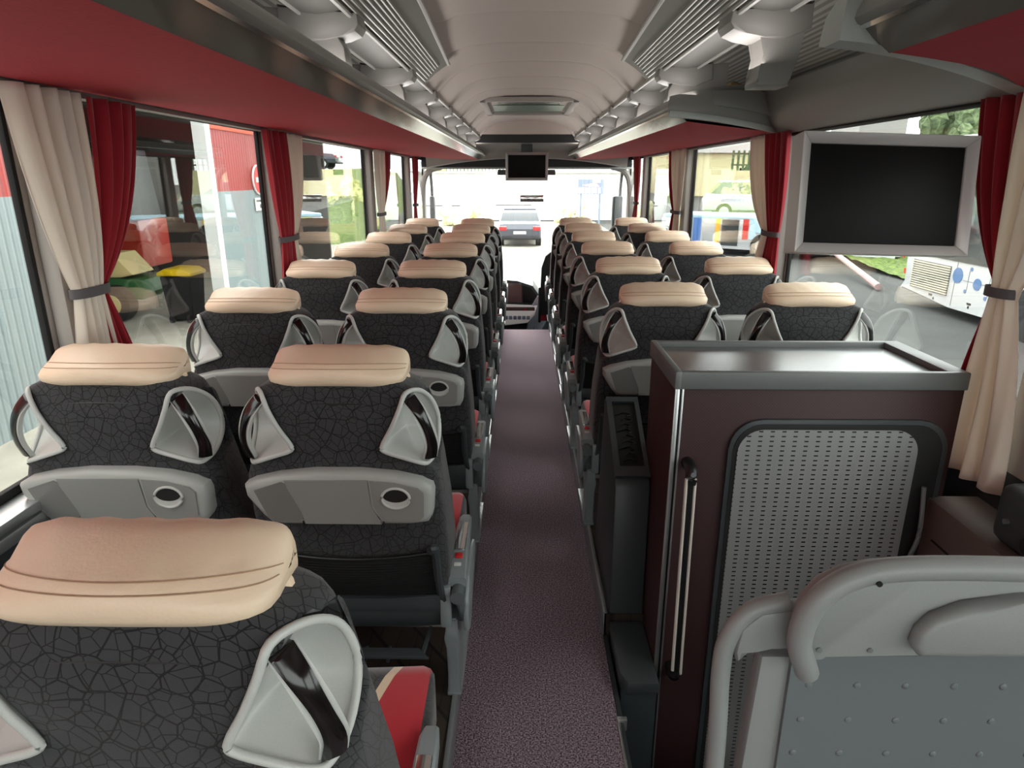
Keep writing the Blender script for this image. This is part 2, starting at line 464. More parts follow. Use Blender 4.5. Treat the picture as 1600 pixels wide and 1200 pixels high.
def tube(bm, path, r, n=8, mi=0, closed=False, flat=1.0, up=Vector((0, 0, 1))):
    path = [Vector(p) for p in path]
    rings = []
    m = len(path)
    for i, p in enumerate(path):
        if closed:
            t = path[(i + 1) % m] - path[i - 1]
        else:
            t = path[min(i + 1, m - 1)] - path[max(i - 1, 0)]
        t.normalize()
        a = t.cross(up)
        if a.length < 1e-4: a = t.cross(Vector((1, 0, 0)))
        a.normalize(); b = t.cross(a).normalized()
        rr = r[i] if isinstance(r, (list, tuple)) else r
        rings.append([p + a * math.cos(2 * PI * k / n) * rr + b * math.sin(2 * PI * k / n) * rr * flat for k in range(n)])
    if closed:
        vr = [[bm.verts.new(q) for q in rg] for rg in rings]
        for i in range(m):
            a, b = vr[i], vr[(i + 1) % m]
            for k in range(n):
                f = bm.faces.new((a[k], a[(k + 1) % n], b[(k + 1) % n], b[k])); f.material_index = mi
    else:
        loft(bm, rings, True, True, mi)

def cyl(bm, p0, p1, r0, r1=None, n=16, mi=0):
    tube(bm, [p0, p1], [r0, r0 if r1 is None else r1], n, mi)

def cr(pts, k=6, closed=False):
    """Catmull-Rom resample"""
    P = [Vector(p) for p in pts]; out = []
    n = len(P)
    segs = n if closed else n - 1
    for i in range(segs):
        p0 = P[i - 1] if (closed or i > 0) else P[0]
        p1 = P[i]; p2 = P[(i + 1) % n]
        p3 = P[(i + 2) % n] if (closed or i + 2 < n) else P[-1]
        for j in range(k):
            t = j / k
            out.append(0.5 * ((2 * p1) + (-p0 + p2) * t + (2 * p0 - 5 * p1 + 4 * p2 - p3) * t * t + (-p0 + 3 * p1 - 3 * p2 + p3) * t ** 3))
    if not closed: out.append(P[-1])
    return out

def lerp(a, b, t): return a + (b - a) * t
def interp(tab, x):
    if x <= tab[0][0]: return tab[0][1]
    for (a, va), (b, vb) in zip(tab[:-1], tab[1:]):
        if x <= b:
            t = (x - a) / (b - a)
            return lerp(va, vb, t)
    return tab[-1][1]

# =================================================================== SHELL OF THE COACH
XW = 1.20            # inner face of the side walls
YB, YF = -1.75, 8.25   # rear wall, windscreen

bm = bmesh.new(); box(bm, -0.225, 0.225, YB, 6.49, -0.06, 0.0); struct('floor', bm, 'carpet', 0)
bm = bmesh.new(); box(bm, -1.25, -0.227, YB, 6.49, -0.06, 0.085); struct('floor_left', bm, 'planks', 0)
bm = bmesh.new()
box(bm, 0.227, 1.25, 1.86, 6.49, -0.06, 0.085)
box(bm, 0.227, 1.25, YB, 0.72, -0.06, 0.085)
struct('floor_right', bm, 'planks', 0)
# rear stairwell beside the rear door
bm = bmesh.new()
box(bm, 0.227, 0.24, 0.72, 1.86, -0.75, 0.0)
box(bm, 0.24, 1.25, 0.72, 1.86, -0.78, -0.74)
box(bm, 0.24, 1.25, 0.70, 0.72, -0.74, -0.06)
box(bm, 0.24, 0.55, 0.72, 1.49, -0.74, -0.30)
struct('trim_1', bm, 'lowwall', 0)
# driver pit and entrance floor
bm = bmesh.new(); box(bm, -1.25, 1.25, 6.49, YF, -0.80, -0.66); box(bm, -0.9, 0.95, 6.47, 6.50, -0.66, -0.06)
struct('floor_front', bm, 'lowwall', 0)
# aluminium edge strips along the aisle
bm = bmesh.new(); box(bm, -0.236, -0.222, YB, 6.49, 0.0, 0.092, 0.003)
tag(finish('aisle_edge_strip', bm, 'silver'), 'silver edge strip along the left platform beside the carpet', 'edge strip')
bm = bmesh.new(); box(bm, 0.222, 0.236, 1.86, 6.49, 0.0, 0.092, 0.003)
tag(finish('aisle_edge_strip', bm, 'silver'), 'silver edge strip along the right platform beside the carpet', 'edge strip')

WINL = [(-1.55, -0.10), (0.05, 1.572), (1.72, 3.07), (3.19, 5.06), (5.20, 6.76), (6.90, 8.10)]
WINR = [(-1.55, -0.10), (0.05, 1.42), (1.56, 3.18), (3.32, 5.10), (5.24, 6.86), (7.0, 8.10)]
ZS, ZT = 0.80, 1.655
def side_wall(name, s, wins, z_low):
    bm = bmesh.new()
    a, b = sorted((s * XW, s * (XW + 0.018)))
    box(bm, a, b, YB, YF, z_low, ZS - 0.05)
    struct(name, bm, 'lowwall', 0)
    bm = bmesh.new()
    box(bm, a, b, YB, YF, ZT, 2.1)
    prev = YB
    for (y0, y1) in wins:
        box(bm, a, b, prev, y0, ZS - 0.05, ZT)
        prev = y1
    box(bm, a, b, prev, YF, ZS - 0.05, ZT)
    o = struct('trim_2' if s < 0 else 'trim_3', bm, 'wall', 0)
    for i, (y0, y1) in enumerate(wins):
        w = empty('window_%d' % (i + 1 + (0 if s < 0 else len(wins))), (s * XW, (y0 + y1) / 2, ZS - 0.05), None, None)
        w['kind'] = 'structure'
        L = (y1 - y0) / 2
        bm = bmesh.new(); box(bm, s * 0.012 - 0.002, s * 0.012 + 0.002, -L, L, 0.0, ZT - ZS + 0.05)
        g = finish('pane', bm, 'glass', w, 0); g['label'] = 'clear tinted glass'
        bm = bmesh.new()
        t = 0.015
        for (p, q) in ((-L, -L + t), (L - t, L)):
            box(bm, min(0, s * 0.017), max(0, s * 0.017), p, q, 0, ZT - ZS + 0.05, 0.004)
        box(bm, min(0, s * 0.017), max(0, s * 0.017), -L, L, ZT - ZS + 0.05 - t, ZT - ZS + 0.05, 0.004)
        box(bm, min(0, s * 0.017), max(0, s * 0.017), -L, L, 0, 0.03, 0.004)
        finish('window_gasket', bm, 'rubber', w)
side_wall('wall_left', -1, WINL, -0.8)
side_wall('wall_right', 1, WINR, -0.8)
# pillars covered in pale grey panels, slightly proud
def pillar(s, y0, y1, i):
    bm = bmesh.new(); box(bm, min(s * 1.155, s * XW), max(s * 1.155, s * XW), y0, y1, ZS - 0.05, ZT, 0.012)
    struct('trim_%d' % i, bm, 'wall')
for i, (a, b) in enumerate(zip(WINL[:-1], WINL[1:])): pillar(-1, a[1] + 0.01, b[0] - 0.005, 4 + i)
for i, (a, b) in enumerate(zip(WINR[:-1], WINR[1:])): pillar(1, a[1] + 0.01, b[0] - 0.005, 10 + i)
# sill rails
for s, nm in ((-1, 'left'), (1, 'right')):
    bm = bmesh.new()
    a, b = sorted((s * 1.13, s * XW))
    y0 = YB if s < 0 else 2.1
    box(bm, a, b, y0, 6.9, 0.735, 0.76, 0.004)
    box(bm, a, b, y0, 6.9, 0.70, 0.73, 0.004)
    o = finish('sill_rail', bm, 'alu'); tag(o, 'ribbed aluminium sill rail under the %s side windows' % nm, 'sill rail')

# ceiling : planks of felt across the coach, curved down towards the racks
def ceil_z(x):
    return interp([(0, 2.0), (0.15, 1.998), (0.28, 1.985), (0.36, 1.955), (0.42, 1.91), (0.46, 1.868), (0.485, 1.84)], abs(x))
bm = bmesh.new()
xs = [-0.485, -0.46, -0.42, -0.36, -0.28, -0.15, 0, 0.15, 0.28, 0.36, 0.42, 0.46, 0.485]
SE = [-1.75, -1.1, -0.56, -0.03, 0.5, 1.02, 1.54, 2.06, 2.58, 3.12, 3.6, 4.12, 4.64, 5.16, 5.68, 6.2, 6.65, 7.0, 7.25]
rings = []
for a, b in zip(SE[:-1], SE[1:]):
    for yy, dz in ((a + 0.002, 0.010), (a + 0.016, 0.003), (a + 0.06, 0.0), ((a + b) / 2, -0.006), (b - 0.06, -0.004), (b - 0.012, 0.0), (b - 0.002, 0.010)):
        rings.append([(x, yy, ceil_z(x) + dz) for x in xs])
loft(bm, rings, closed=False, cap=False)
struct('ceiling', bm, 'ceil', 50)
bm = bmesh.new(); box(bm, -1.25, 1.25, YB - 0.05, YF + 0.2, 2.06, 2.12); struct('roof_shell', bm, 'lowwall', 0)
# roof hatch
e = empty('roof_hatch', (0, 5.55, 2.0), 'roof hatch with grey rim and dark green tinted pane in the ceiling', 'roof hatch')
bm = bmesh.new()
for (x0, x1, y0, y1) in ((-0.36, -0.30, -0.56, 0.56), (0.30, 0.36, -0.56, 0.56), (-0.36, 0.36, -0.56, -0.50), (-0.36, 0.36, 0.50, 0.56)):
    box(bm, x0, x1, y0, y1, -0.045, -0.012, 0.008)
finish('rim', bm, 'wall', e)
bm = bmesh.new(); box(bm, -0.30, 0.30, -0.50, 0.50, -0.016, -0.012)
finish('pane', bm, plain('dark_green_hatch', srgb(48, 62, 54), 0.25), e)
bm = bmesh.new(); box(bm, -0.28, 0.28, -0.03, 0.48, -0.022, -0.017)
finish('flap', bm, plain('pale_green_hatch', srgb(110, 132, 116), 0.3), e)
# rear wall with rear window
bm = bmesh.new()
box(bm, -1.25, 1.25, YB - 0.05, YB, -0.8, 0.85); box(bm, -1.25, 1.25, YB - 0.05, YB, 1.80, 2.1)
box(bm, -1.25, -1.05, YB - 0.05, YB, 0.85, 1.80); box(bm, 1.05, 1.25, YB - 0.05, YB, 0.85, 1.80)
struct('wall_back', bm, 'wall', 0)
bm = bmesh.new(); box(bm, -1.05, 1.05, YB - 0.03, YB - 0.024, 0.85, 1.80); struct('window_20', bm, 'glass', 0)

# =================================================================== LUGGAGE RACKS
def rack(name, s, y0, y1, label, near_cap, far_taper):
    """near_cap: extra y the outer edge lags behind the inner one (diagonal end)"""
    root = empty(name, (0, 0, 0), label, 'luggage rack', 'overhead luggage racks')
    NS = 26
    def sect(i):
        t = i / NS
        # y for inner and outer edges
        return t
    def yv(xa, t):
        k = min(1, max(0, (xa - 0.44) / 0.71))
        ys = y0 + near_cap * (k ** 1.25)
        ye = y1 - (far_taper * (k ** 1.6) if far_taper else 0)
        return lerp(ys, ye, t)
    # underside cloth: from window (1.15,1.655) to gloss (.55,1.648)
    def strip(pname, prof, mat, thick=None, nsub=NS):
        bm = bmesh.new()
        rings = []
        for i in range(nsub + 1):
            t = i / nsub
            rings.append([(s * xa, yv(xa, t), z) for xa, z in prof])
        loft(bm, rings, closed=False, cap=False)
        return finish(pname, bm, mat, root, 50)
    strip('cloth_underside', [(1.150, 1.655), (1.12, 1.651), (1.0, 1.646), (0.85, 1.641), (0.70, 1.637), (0.60, 1.636), (0.524, 1.6375)], 'redpanel')
    strip('gloss_strip', [(0.522, 1.6365), (0.507, 1.645), (0.487, 1.656), (0.462, 1.670)], 'gloss')
    strip('rack_lip', [(0.463, 1.669), (0.452, 1.671), (0.444, 1.678), (0.447, 1.690), (0.455, 1.703), (0.470, 1.712), (0.490, 1.712), (0.50, 1.70)], 'rackgrey')
    strip('bright_bead', [(0.467, 1.6665), (0.461, 1.6635), (0.454, 1.668), (0.458, 1.671)], 'chrome')
    strip('shelf_floor', [(0.49, 1.70), (0.8, 1.675), (1.15, 1.69), (1.16, 1.66)], 'duct')
    strip('curtain_rail', [(1.155, 1.652), (1.15, 1.640), (1.165, 1.636), (1.185, 1.640), (1.19, 1.655)], 'rackgrey')
    return root, yv

rootL, yvL = rack('luggage_rack', -1, -1.7, 8.35, 'long luggage rack with red cloth underside above the left windows', 0.0, 1.45)
rootR, yvR = rack('luggage_rack', 1, 2.42, 8.35, 'luggage rack with red cloth underside above the forward right windows', 0.95, 1.45)
rootN, yvN = rack('luggage_rack', 1, -1.7, 1.13, 'luggage rack end with red cloth at the top right, nearest the camera', 0.0, -0.63)

# end caps of the two right racks
def cap_face(parent, inner, outer, zi, zo, bow, mat, name, thick=0.02, n=16, zb=1.652, zb2=1.655):
    """upright curved face from inner corner to outer (x,y), zi/zo = top height at each end"""
    bm = bmesh.new(); rings = []
    for i in range(n + 1):
        t = i / n
        x = lerp(inner[0], outer[0], t); y = lerp(inner[1], outer[1], t ** 1.25)
        lo = lerp(zb, zb2, t); hi = lerp(zi, zo, math.sin(t * PI / 2))
        rg = []
        for k in range(7):
            u = k / 6
            bul = math.sin(u * PI) * bow
            rg.append((x - bul * 0.5, y - bul, lerp(lo, hi, u)))
        for k in range(6, -1, -1):
            u = k / 6
            rg.append((x, y + thick, lerp(lo, hi, u)))
        rings.append(rg)
    loft(bm, rings, True, True)
    return finish(name, bm, mat, parent, 40)
cap_face(rootR, (0.448, 2.42), (1.16, 3.37), 1.712, 1.83, 0.025, 'rackgrey', 'end_cap')
cap_face(rootR, (0.62, 2.585), (1.10, 3.21), 1.745, 1.79, 0.012, 'bracketgrey', 'cap_inlay', 0.01, 12, 1.70, 1.705)
cap_face(rootR, (0.446, 2.405), (1.155, 3.35), 1.665, 1.668, 0.006, 'grey', 'lower_edging', 0.03, 16, 1.645, 1.648)
# near rack: a broad pale edging
bm = bmesh.new(); rings = []
for i in range(21):
    t = i / 20
    x = lerp(0.425, 1.17, t); y = lerp(1.16, 1.80, t ** 1.25)
    rings.append([(x, y - 0.05, 1.648), (x - 0.01, y - 0.02, 1.643), (x - 0.005, y + 0.012, 1.650), (x, y + 0.02, 1.668), (x, y + 0.01, 1.69), (x, y - 0.03, 1.71), (x, y - 0.06, 1.71)])
loft(bm, rings, True, True)
finish('pale_edging', bm, 'grey', rootN, 60)
bm = bmesh.new()
hexa(bm, [(0.46, 0.2, 1.70), (1.17, 0.2, 1.69), (1.17, 1.74, 1.69), (0.46, 1.12, 1.70), (0.50, 0.2, 1.74), (1.17, 0.2, 1.85), (1.17, 1.70, 1.85), (0.50, 1.08, 1.74)])
finish('rack_body', bm, 'gloss', rootN)

# service duct behind the racks (ribbed panel) : closes the space up to the roof
for s, nm in ((-1, 'left'), (1, 'right')):
    bm = bmesh.new()
    pr = [(1.19, 1.70), (1.08, 1.75), (0.95, 1.82), (0.80, 1.895), (0.70, 1.925)]
    rings = [[(s * x, y, z) for x, z in pr] for y in (YB, 2, 4, 6, 7.3)]
    loft(bm, rings, False, False); struct('trim_%d' % (20 if s < 0 else 21), bm, 'ribs', 30)
    bm = bmesh.new()
    pr = [(0.70, 1.925), (0.66, 1.905), (0.62, 1.845), (0.56, 1.838), (0.52, 1.842), (0.488, 1.850), (0.480, 1.842)]
    rings = [[(s * x, y, z) for x, z in pr] for y in (YB, 2, 4, 6, 7.3)]
    loft(bm, rings, False, False); struct('trim_%d' % (22 if s < 0 else 23), bm, 'duct', 30)
    # light hand rail along the bracket tips
    bm = bmesh.new(); tube(bm, [(s * 0.478, YB, 1.835), (s * 0.478, 6.9, 1.835)], 0.0065, 8)
    tag(finish('rack_rail', bm, 'slat'), 'thin bright rail joining the bracket tips on the %s side' % nm, 'rail')
    # thin light lines on the service duct
    bm = bmesh.new(); box(bm, min(s * 0.60, s * 0.606), max(s * 0.60, s * 0.606), YB, 7.0, 1.836, 1.842)
    tag(finish('duct_bead', bm, 'slat'), 'thin bead line on the %s service duct underside' % nm, 'bead')

def bracket(s, y, label, big=False):
    w = 0.045 if not big else 0.06
    e = empty('rack_bracket', (0, y, 0), label, 'rack bracket', 'rack brackets')
    bm = bmesh.new()
    P = [(0.462, 1.848), (0.458, 1.815), (0.468, 1.800), (0.50, 1.790), (0.545, 1.782), (0.60, 1.778), (0.66, 1.80), (0.66, 1.862), (0.60, 1.850), (0.55, 1.838), (0.50, 1.842)]
    prism(bm, [(s * a, b) for a, b in P], 'xz', -w, w, 0.007)
    finish('arm', bm, 'bracketgrey', e)
    bm = bmesh.new()
    if not big:
        P = [(0.52, 1.80), (0.50, 1.765), (0.495, 1.705), (0.55, 1.70), (0.72, 1.70), (0.72, 1.86), (0.60, 1.85)]
    else:
        P = [(0.52, 1.80), (0.545, 1.785), (0.556, 1.745), (0.548, 1.700), (0.538, 1.682), (0.540, 1.672), (0.622, 1.672), (0.636, 1.73), (0.648, 1.80), (0.655, 1.87), (0.58, 1.87)]
    prism(bm, [(s * a, b) for a, b in P], 'xz', -w * 0.8, w * 0.8, 0.006)
    finish('upright', bm, 'bracketgrey', e)
    return e
names = ['nearest the camera', 'second from the camera', 'third from the camera', 'fourth from the camera', 'fifth from the camera', 'sixth from the camera', 'farthest from the camera']
for s, nm in ((-1, 'left'), (1, 'right')):
    for k, y in enumerate((1.88, 2.76, 3.46, 4.20, 4.92, 5.75, 6.9)):
        bracket(s, y, 'grey rack bracket on the %s rack, %s' % (nm, names[k]), big=(s > 0 and k == 0))

# wall moulding over the rear door (right, between the racks)
bm = bmesh.new(); rings = []
for y in (0.2, 1.2, 1.9, 2.4, 3.0, 3.45):
    rings.append([(1.19, y, 1.652), (1.165, y, 1.640), (1.145, y, 1.646), (1.10, y, 1.664), (1.05, y, 1.690), (1.00, y, 1.724), (0.965, y, 1.760), (0.948, y, 1.797), (0.958, y, 1.808), (1.0, y, 1.81)])
loft(bm, rings, False, False); struct('trim_24', bm, 'rackgrey', 50)
bm = bmesh.new(); tube(bm, [(1.165, 0.3, 1.636), (1.165, 3.5, 1.636)], 0.008, 8)
tag(finish('curtain_track', bm, 'black'), 'dark curtain track above the window behind the large monitor', 'curtain track')
# ochre box standing in right rack near the cap
e = empty('storage_box', (0.98, 3.2, 1.69), 'ochre box lying in the right luggage rack behind its end cap', 'box')
bm = bmesh.new(); box(bm, -0.12, 0.14, -0.02, 0.3, 0.0, 0.165, 0.02); finish('carton', bm, 'cabinlight', e)

# ceiling vents
def vent(s, y0, y1, label):
    e = empty('ceiling_vent', (0, y0, 0), label, 'ceiling vent', 'ceiling air vents')
    L = y1 - y0
    bm = bmesh.new()
    def zc(x): return ceil_z(x) - 0.018
    prof = [0.375, 0.40, 0.43, 0.455, 0.474]
    tapers = [(0.0, -0.05), (0.5, -0.03), (1.0, 0.0)]
    rings = []
    for t, dx in tapers:
        y = L * t
        top = [(s * (x + (dx if x < 0.40 else dx * 0.4)), y - (0.0 if t < 1 else (x - 0.375) * 0.8), zc(x + dx * 0.3)) for x in prof]
        rings.append(top + [(q[0], q[1], q[2] + 0.016) for q in reversed(top)])
    loft(bm, rings, True, True); finish('vent_panel', bm, 'ventdark', e, 30)
    bm = bmesh.new()
    tube(bm, [(s * (0.375 + dx), L * t, zc(0.375 + dx * 0.3)) for t, dx in tapers], 0.008, 8)
    finish('pale_edge', bm, 'slat', e)
    for k in range(7):
        bm = bmesh.new()
        x = 0.405 + k * 0.0095
        box(bm, min(s * (x - 0.0022), s * (x + 0.0022)), max(s * (x - 0.0022), s * (x + 0.0022)), 0.1, L - 0.14, zc(x) - 0.009, zc(x) - 0.001)
        finish('vent_slat', bm, 'slat', e)
    bm = bmesh.new(); x0, x1 = 0.400, 0.467
    v = [bm.verts.new((s * x, y, zc(x) - 0.002)) for x, y in ((x0, 0.08), (x1, 0.08), (x1, L - 0.12), (x0, L - 0.12))]
    bm.faces.new(v); r = bmesh.ops.extrude_face_region(bm, geom=bm.faces[:])
    for q in [g for g in r['geom'] if isinstance(g, bmesh.types.BMVert)]: q.co.z += 0.004
    finish('slot_backing', bm, 'black', e)
vent(-1, 1.2, 3.2, 'slatted ceiling air vent over the left side of the aisle')
vent(1, 1.2, 3.1, 'slatted ceiling air vent over the right side of the aisle')

# ---------------------------------------------------------------- front end of the saloon
bm = bmesh.new()
box(bm, -1.0, 1.0, 7.22, 7.27, 1.79, 1.868)
struct('trim_25', bm, 'black')
bm = bmesh.new(); box(bm, -1.0, 1.0, 7.215, 7.27, 1.869, 2.05); struct('trim_33', bm, 'ceil')
bm = bmesh.new()   # pale header under the black band
rings = []
for x in [k / 10 * 1.1 for k in range(-10, 11)]:
    d = 0.10 * (abs(x) / 1.1) ** 2
    rings.append([(x, 7.27, 1.80 - d * 0.3), (x, 7.50, 1.79 - d * 0.3), (x, 7.62, 1.745 - d), (x, 7.66, 1.665 - d), (x, 7.66, 1.655 - d), (x, 7.95, 1.655 - d)])
loft(bm, rings, False, False); struct('trim_26', bm, 'wall', 40)
bm = bmesh.new(); box(bm, -1.2, 1.2, 8.0, 8.06, 1.56, 1.70); box(bm, -1.2, 1.2, 7.95, 8.0, 1.655, 1.9)
struct('trim_27', bm, 'black')
bm = bmesh.new(); box(bm, -1.2, 1.2, 7.98, 8.04, 1.540, 1.562, 0.006); struct('trim_28', bm, 'grey')
bm = bmesh.new()
for s in (-1, 1):
    pth = [(s * 1.22, 8.1, -0.3), (s * 1.23, 8.1, 0.9), (s * 1.21, 8.1, 1.35), (s * 1.13, 8.08, 1.52), (s * 0.98, 8.05, 1.565)]
    tube(bm, cr(pth, 5), 0.035, 8)
struct('trim_29', bm, 'wall')
bm = bmesh.new(); box(bm, -1.25, 1.25, 8.2, 8.206, -0.3, 1.9)
struct('window_30', bm, 'wglass', 0)
bm = bmesh.new(); box(bm, -1.25, 1.25, 8.15, 8.25, -0.8, -0.2); struct('wall_front', bm, 'lowwall', 0)

def monitor(name, loc, w, h, d, rot, fr, label, depth=0.05):
    """splayed picture frame of silver bars round a dark screen, facing -y"""
    e = empty(name, loc, label, 'monitor'); e.rotation_euler = rot
    W, H = w / 2, h / 2
    for nm, ang in (('top', 0), ('bottom', 1), ('left', 2), ('right', 3)):
        bm = bmesh.new()
        iW, iH = W - fr, H - fr
        oc = [(-W, -H), (W, -H), (W, H), (-W, H)]; ic = [(-iW, -iH), (iW, -iH), (iW, iH), (-iW, iH)]
        i, j = {0: (2, 3), 1: (0, 1), 2: (3, 0), 3: (1, 2)}[ang]
        hexa(bm, [(oc[i][0], -d, oc[i][1]), (oc[j][0], -d, oc[j][1]), (oc[j][0], depth, oc[j][1]), (oc[i][0], depth, oc[i][1]),
                  (ic[i][0], 0.0, ic[i][1]), (ic[j][0], 0.0, ic[j][1]), (ic[j][0], depth, ic[j][1]), (ic[i][0], depth, ic[i][1])])
        bmesh.ops.bevel(bm, geom=bm.edges[:], offset=0.0015, segments=1, affect='EDGES')
        o = finish('frame_bar', bm, 'silverm', e)
    bm = bmesh.new(); box(bm, -W + fr, W - fr, 0.003, depth - 0.004, -H + fr, H - fr, 0.003); finish('screen', bm, 'screen', e)
    bm = bmesh.new(); box(bm, -W + 0.03, W - 0.03, depth, depth + 0.03, -H + 0.03, H - 0.03, 0.01); finish('back_cover', bm, 'black', e)
    return e
M['silverm'] = plain('satin_silver_frame', srgb(190, 184, 182), 0.35, metal=0.35)
m1 = monitor('ceiling_monitor', (0, 7.40, 1.560), 0.45, 0.285, 0.015, (R(6), 0, 0), 0.028, 'small silver framed monitor hanging at the front of the coach')
bm = bmesh.new(); box(bm, -0.06, 0.06, 0.03, 0.07, 0.08, 0.22, 0.005); finish('mount', bm, 'dark', m1)
m2 = monitor('wall_monitor', (0.795, 1.62, 1.412), 0.412, 0.272, 0.012, (R(-9), R(1.5), R(2)), 0.024, 'large black screen in a splayed silver frame hanging before the right window')
bm = bmesh.new(); box(bm, -0.03, 0.03, 0.08, 0.13, -0.02, 0.05, 0.005); tube(bm, [(0, 0.11, 0.02), (0.09, 0.14, 0.03), (0.17, 0.17, 0.04)], 0.014, 8)
finish('mount_arm', bm, 'dark', m2)

# windscreen furniture
for x, nm in ((-0.27, 'left'), (0.27, 'right')):
    bm = bmesh.new(); box(bm, x - 0.06, x + 0.06, 7.93, 7.95, 1.475, 1.535, 0.006)
    tag(finish('sun_visor_clip', bm, 'tie'), 'small grey visor plate %s of the front monitor' % nm, 'visor')
e = empty('rear_view_mirror', (0.05, 7.9, 1.22), 'interior rear view mirror hanging in the middle of the windscreen', 'mirror')
bm = bmesh.new(); box(bm, -0.12, 0.15, -0.01, 0.01, -0.04, 0.04, 0.008); finish('mirror_housing', bm, 'chrome', e)
bm = bmesh.new(); tube(bm, [(0, 0.02, 0), (0, 0.25, 0.02)], 0.006); finish('mirror_stem', bm, 'white', e)

# dashboard seen down the aisle
e = empty('dashboard', (0, 7.0, -0.66), 'curved dashboard with screen, switch rows and pale cover at the aisle end', 'dashboard')
def dz(z): return z + 0.66
bm = bmesh.new()
prism(bm, [(-1.1, dz(-0.60)), (-0.02, dz(-0.60)), (0.10, dz(-0.2)), (0.16, dz(0.08)), (0.15, dz(0.18)), (0.08, dz(0.28)), (-0.10, dz(0.335)), (-0.45, dz(0.36)), (-1.1, dz(0.36))], 'xz', 0.50, 1.05, 0.02)
finish('dash_body', bm, 'dark', e)
bm = bmesh.new(); prism(bm, [(-0.33, dz(0.10)), (-0.05, dz(0.09)), (-0.05, dz(0.30)), (-0.33, dz(0.325))], 'xz', 0.485, 0.50, 0.004)
finish('dash_screen', bm, plain('brown_glossy_panel', srgb(120, 92, 92), 0.2), e)
bm = bmesh.new(); prism(bm, [(-0.035, dz(0.09)), (0.135, dz(0.08)), (0.12, dz(0.18)), (0.06, dz(0.26)), (-0.035, dz(0.285))], 'xz', 0.487, 0.50, 0.004)
finish('dash_tray', bm, 'black', e)
bm = bmesh.new(); prism(bm, [(-0.35, dz(-0.16)), (0.02, dz(-0.12)), (0.10, dz(-0.04)), (0.13, dz(0.06)), (-0.35, dz(0.075))], 'xz', 0.47, 0.50, 0.01)
for v in bm.verts: v.co.y -= 0.55 * (dz(0.075) - v.co.z)
cp = finish('control_panel', bm, plain('pale_control_panel', srgb(240, 238, 238), 0.35), e)
bm = bmesh.new(); box(bm, -0.30, 0.10, 0.432, 0.456, dz(0.0), dz(0.045), 0.003); finish('switch_row', bm, plain('brown_switches', srgb(90, 66, 66), 0.3), cp)
bm = bmesh.new(); box(bm, -0.02, 0.0, 0.426, 0.433, dz(0.01), dz(0.03)); finish('hazard_button', bm, 'redbtn', cp)
bm = bmesh.new()
for k in range(6): box(bm, -0.24 + k * 0.05, -0.205 + k * 0.05, 0.380, 0.41, dz(-0.085), dz(-0.045), 0.002)
finish('small_buttons', bm, plain('blue_grey_buttons', srgb(130, 145, 165), 0.4), cp)
bm = bmesh.new(); prism(bm, [(-0.35, dz(-0.30)), (-0.05, dz(-0.28)), (0.0, dz(-0.20)), (0.0, dz(-0.17)), (-0.35, dz(-0.17))], 'xz', 0.46, 0.5, 0.01)
finish('lower_tray', bm, 'black', e)
bm = bmesh.new(); rings = []
for k in range(12):
    t = k / 11
    a = lerp(0.13, -0.06, t ** 0.6)
    z = lerp(dz(0.17), dz(-0.58), t)
    w = lerp(0.34, 0.10, t)
    rings.append([(a, 0.50, z), (a + 0.01, 0.46, z), (a + w * 0.6, 0.52, z), (a + w, 0.70, z), (a + w, 0.95, z), (a, 0.95, z)])
loft(bm, rings, True, True); finish('side_cover', bm, plain('blue_grey_cover', srgb(170, 180, 194), 0.4), e, 60)

# =================================================================== COACH SEATS
ZB = 0.085     # platform height, seat bases stand on it
def Z(z): return z - ZB
def yr(z):     # rear surface of the backrest (local y) against height above the aisle floor
    return interp([(0.30, 0.10), (0.42, 0.075), (0.60, 0.02), (0.80, -0.030), (0.95, -0.045), (1.02, -0.03), (1.06, -0.01)], z)
def yfz(z):    # front surface
    return interp([(0.40, 0.25), (0.50, 0.245), (0.60, 0.20), (0.80, 0.13), (0.95, 0.095), (1.02, 0.085), (1.06, 0.075)], z)
def wf(z):     # half width of front bolsters
    return interp([(0.40, 0.222), (0.55, 0.230), (0.70, 0.228), (0.82, 0.220), (0.90, 0.210), (0.95, 0.201), (0.985, 0.192), (1.01, 0.178), (1.03, 0.138), (1.05, 0.09)], z)
def wr(z):     # half width of the rear panel, notched for the grab handles
    return interp([(0.40, 0.222), (0.55, 0.229), (0.70, 0.227), (0.80, 0.219), (0.838, 0.205), (0.853, 0.145), (0.868, 0.101), (0.90, 0.110), (0.95, 0.134), (0.985, 0.156), (1.0, 0.172), (1.012, 0.174), (1.03, 0.136), (1.05, 0.09)], z)

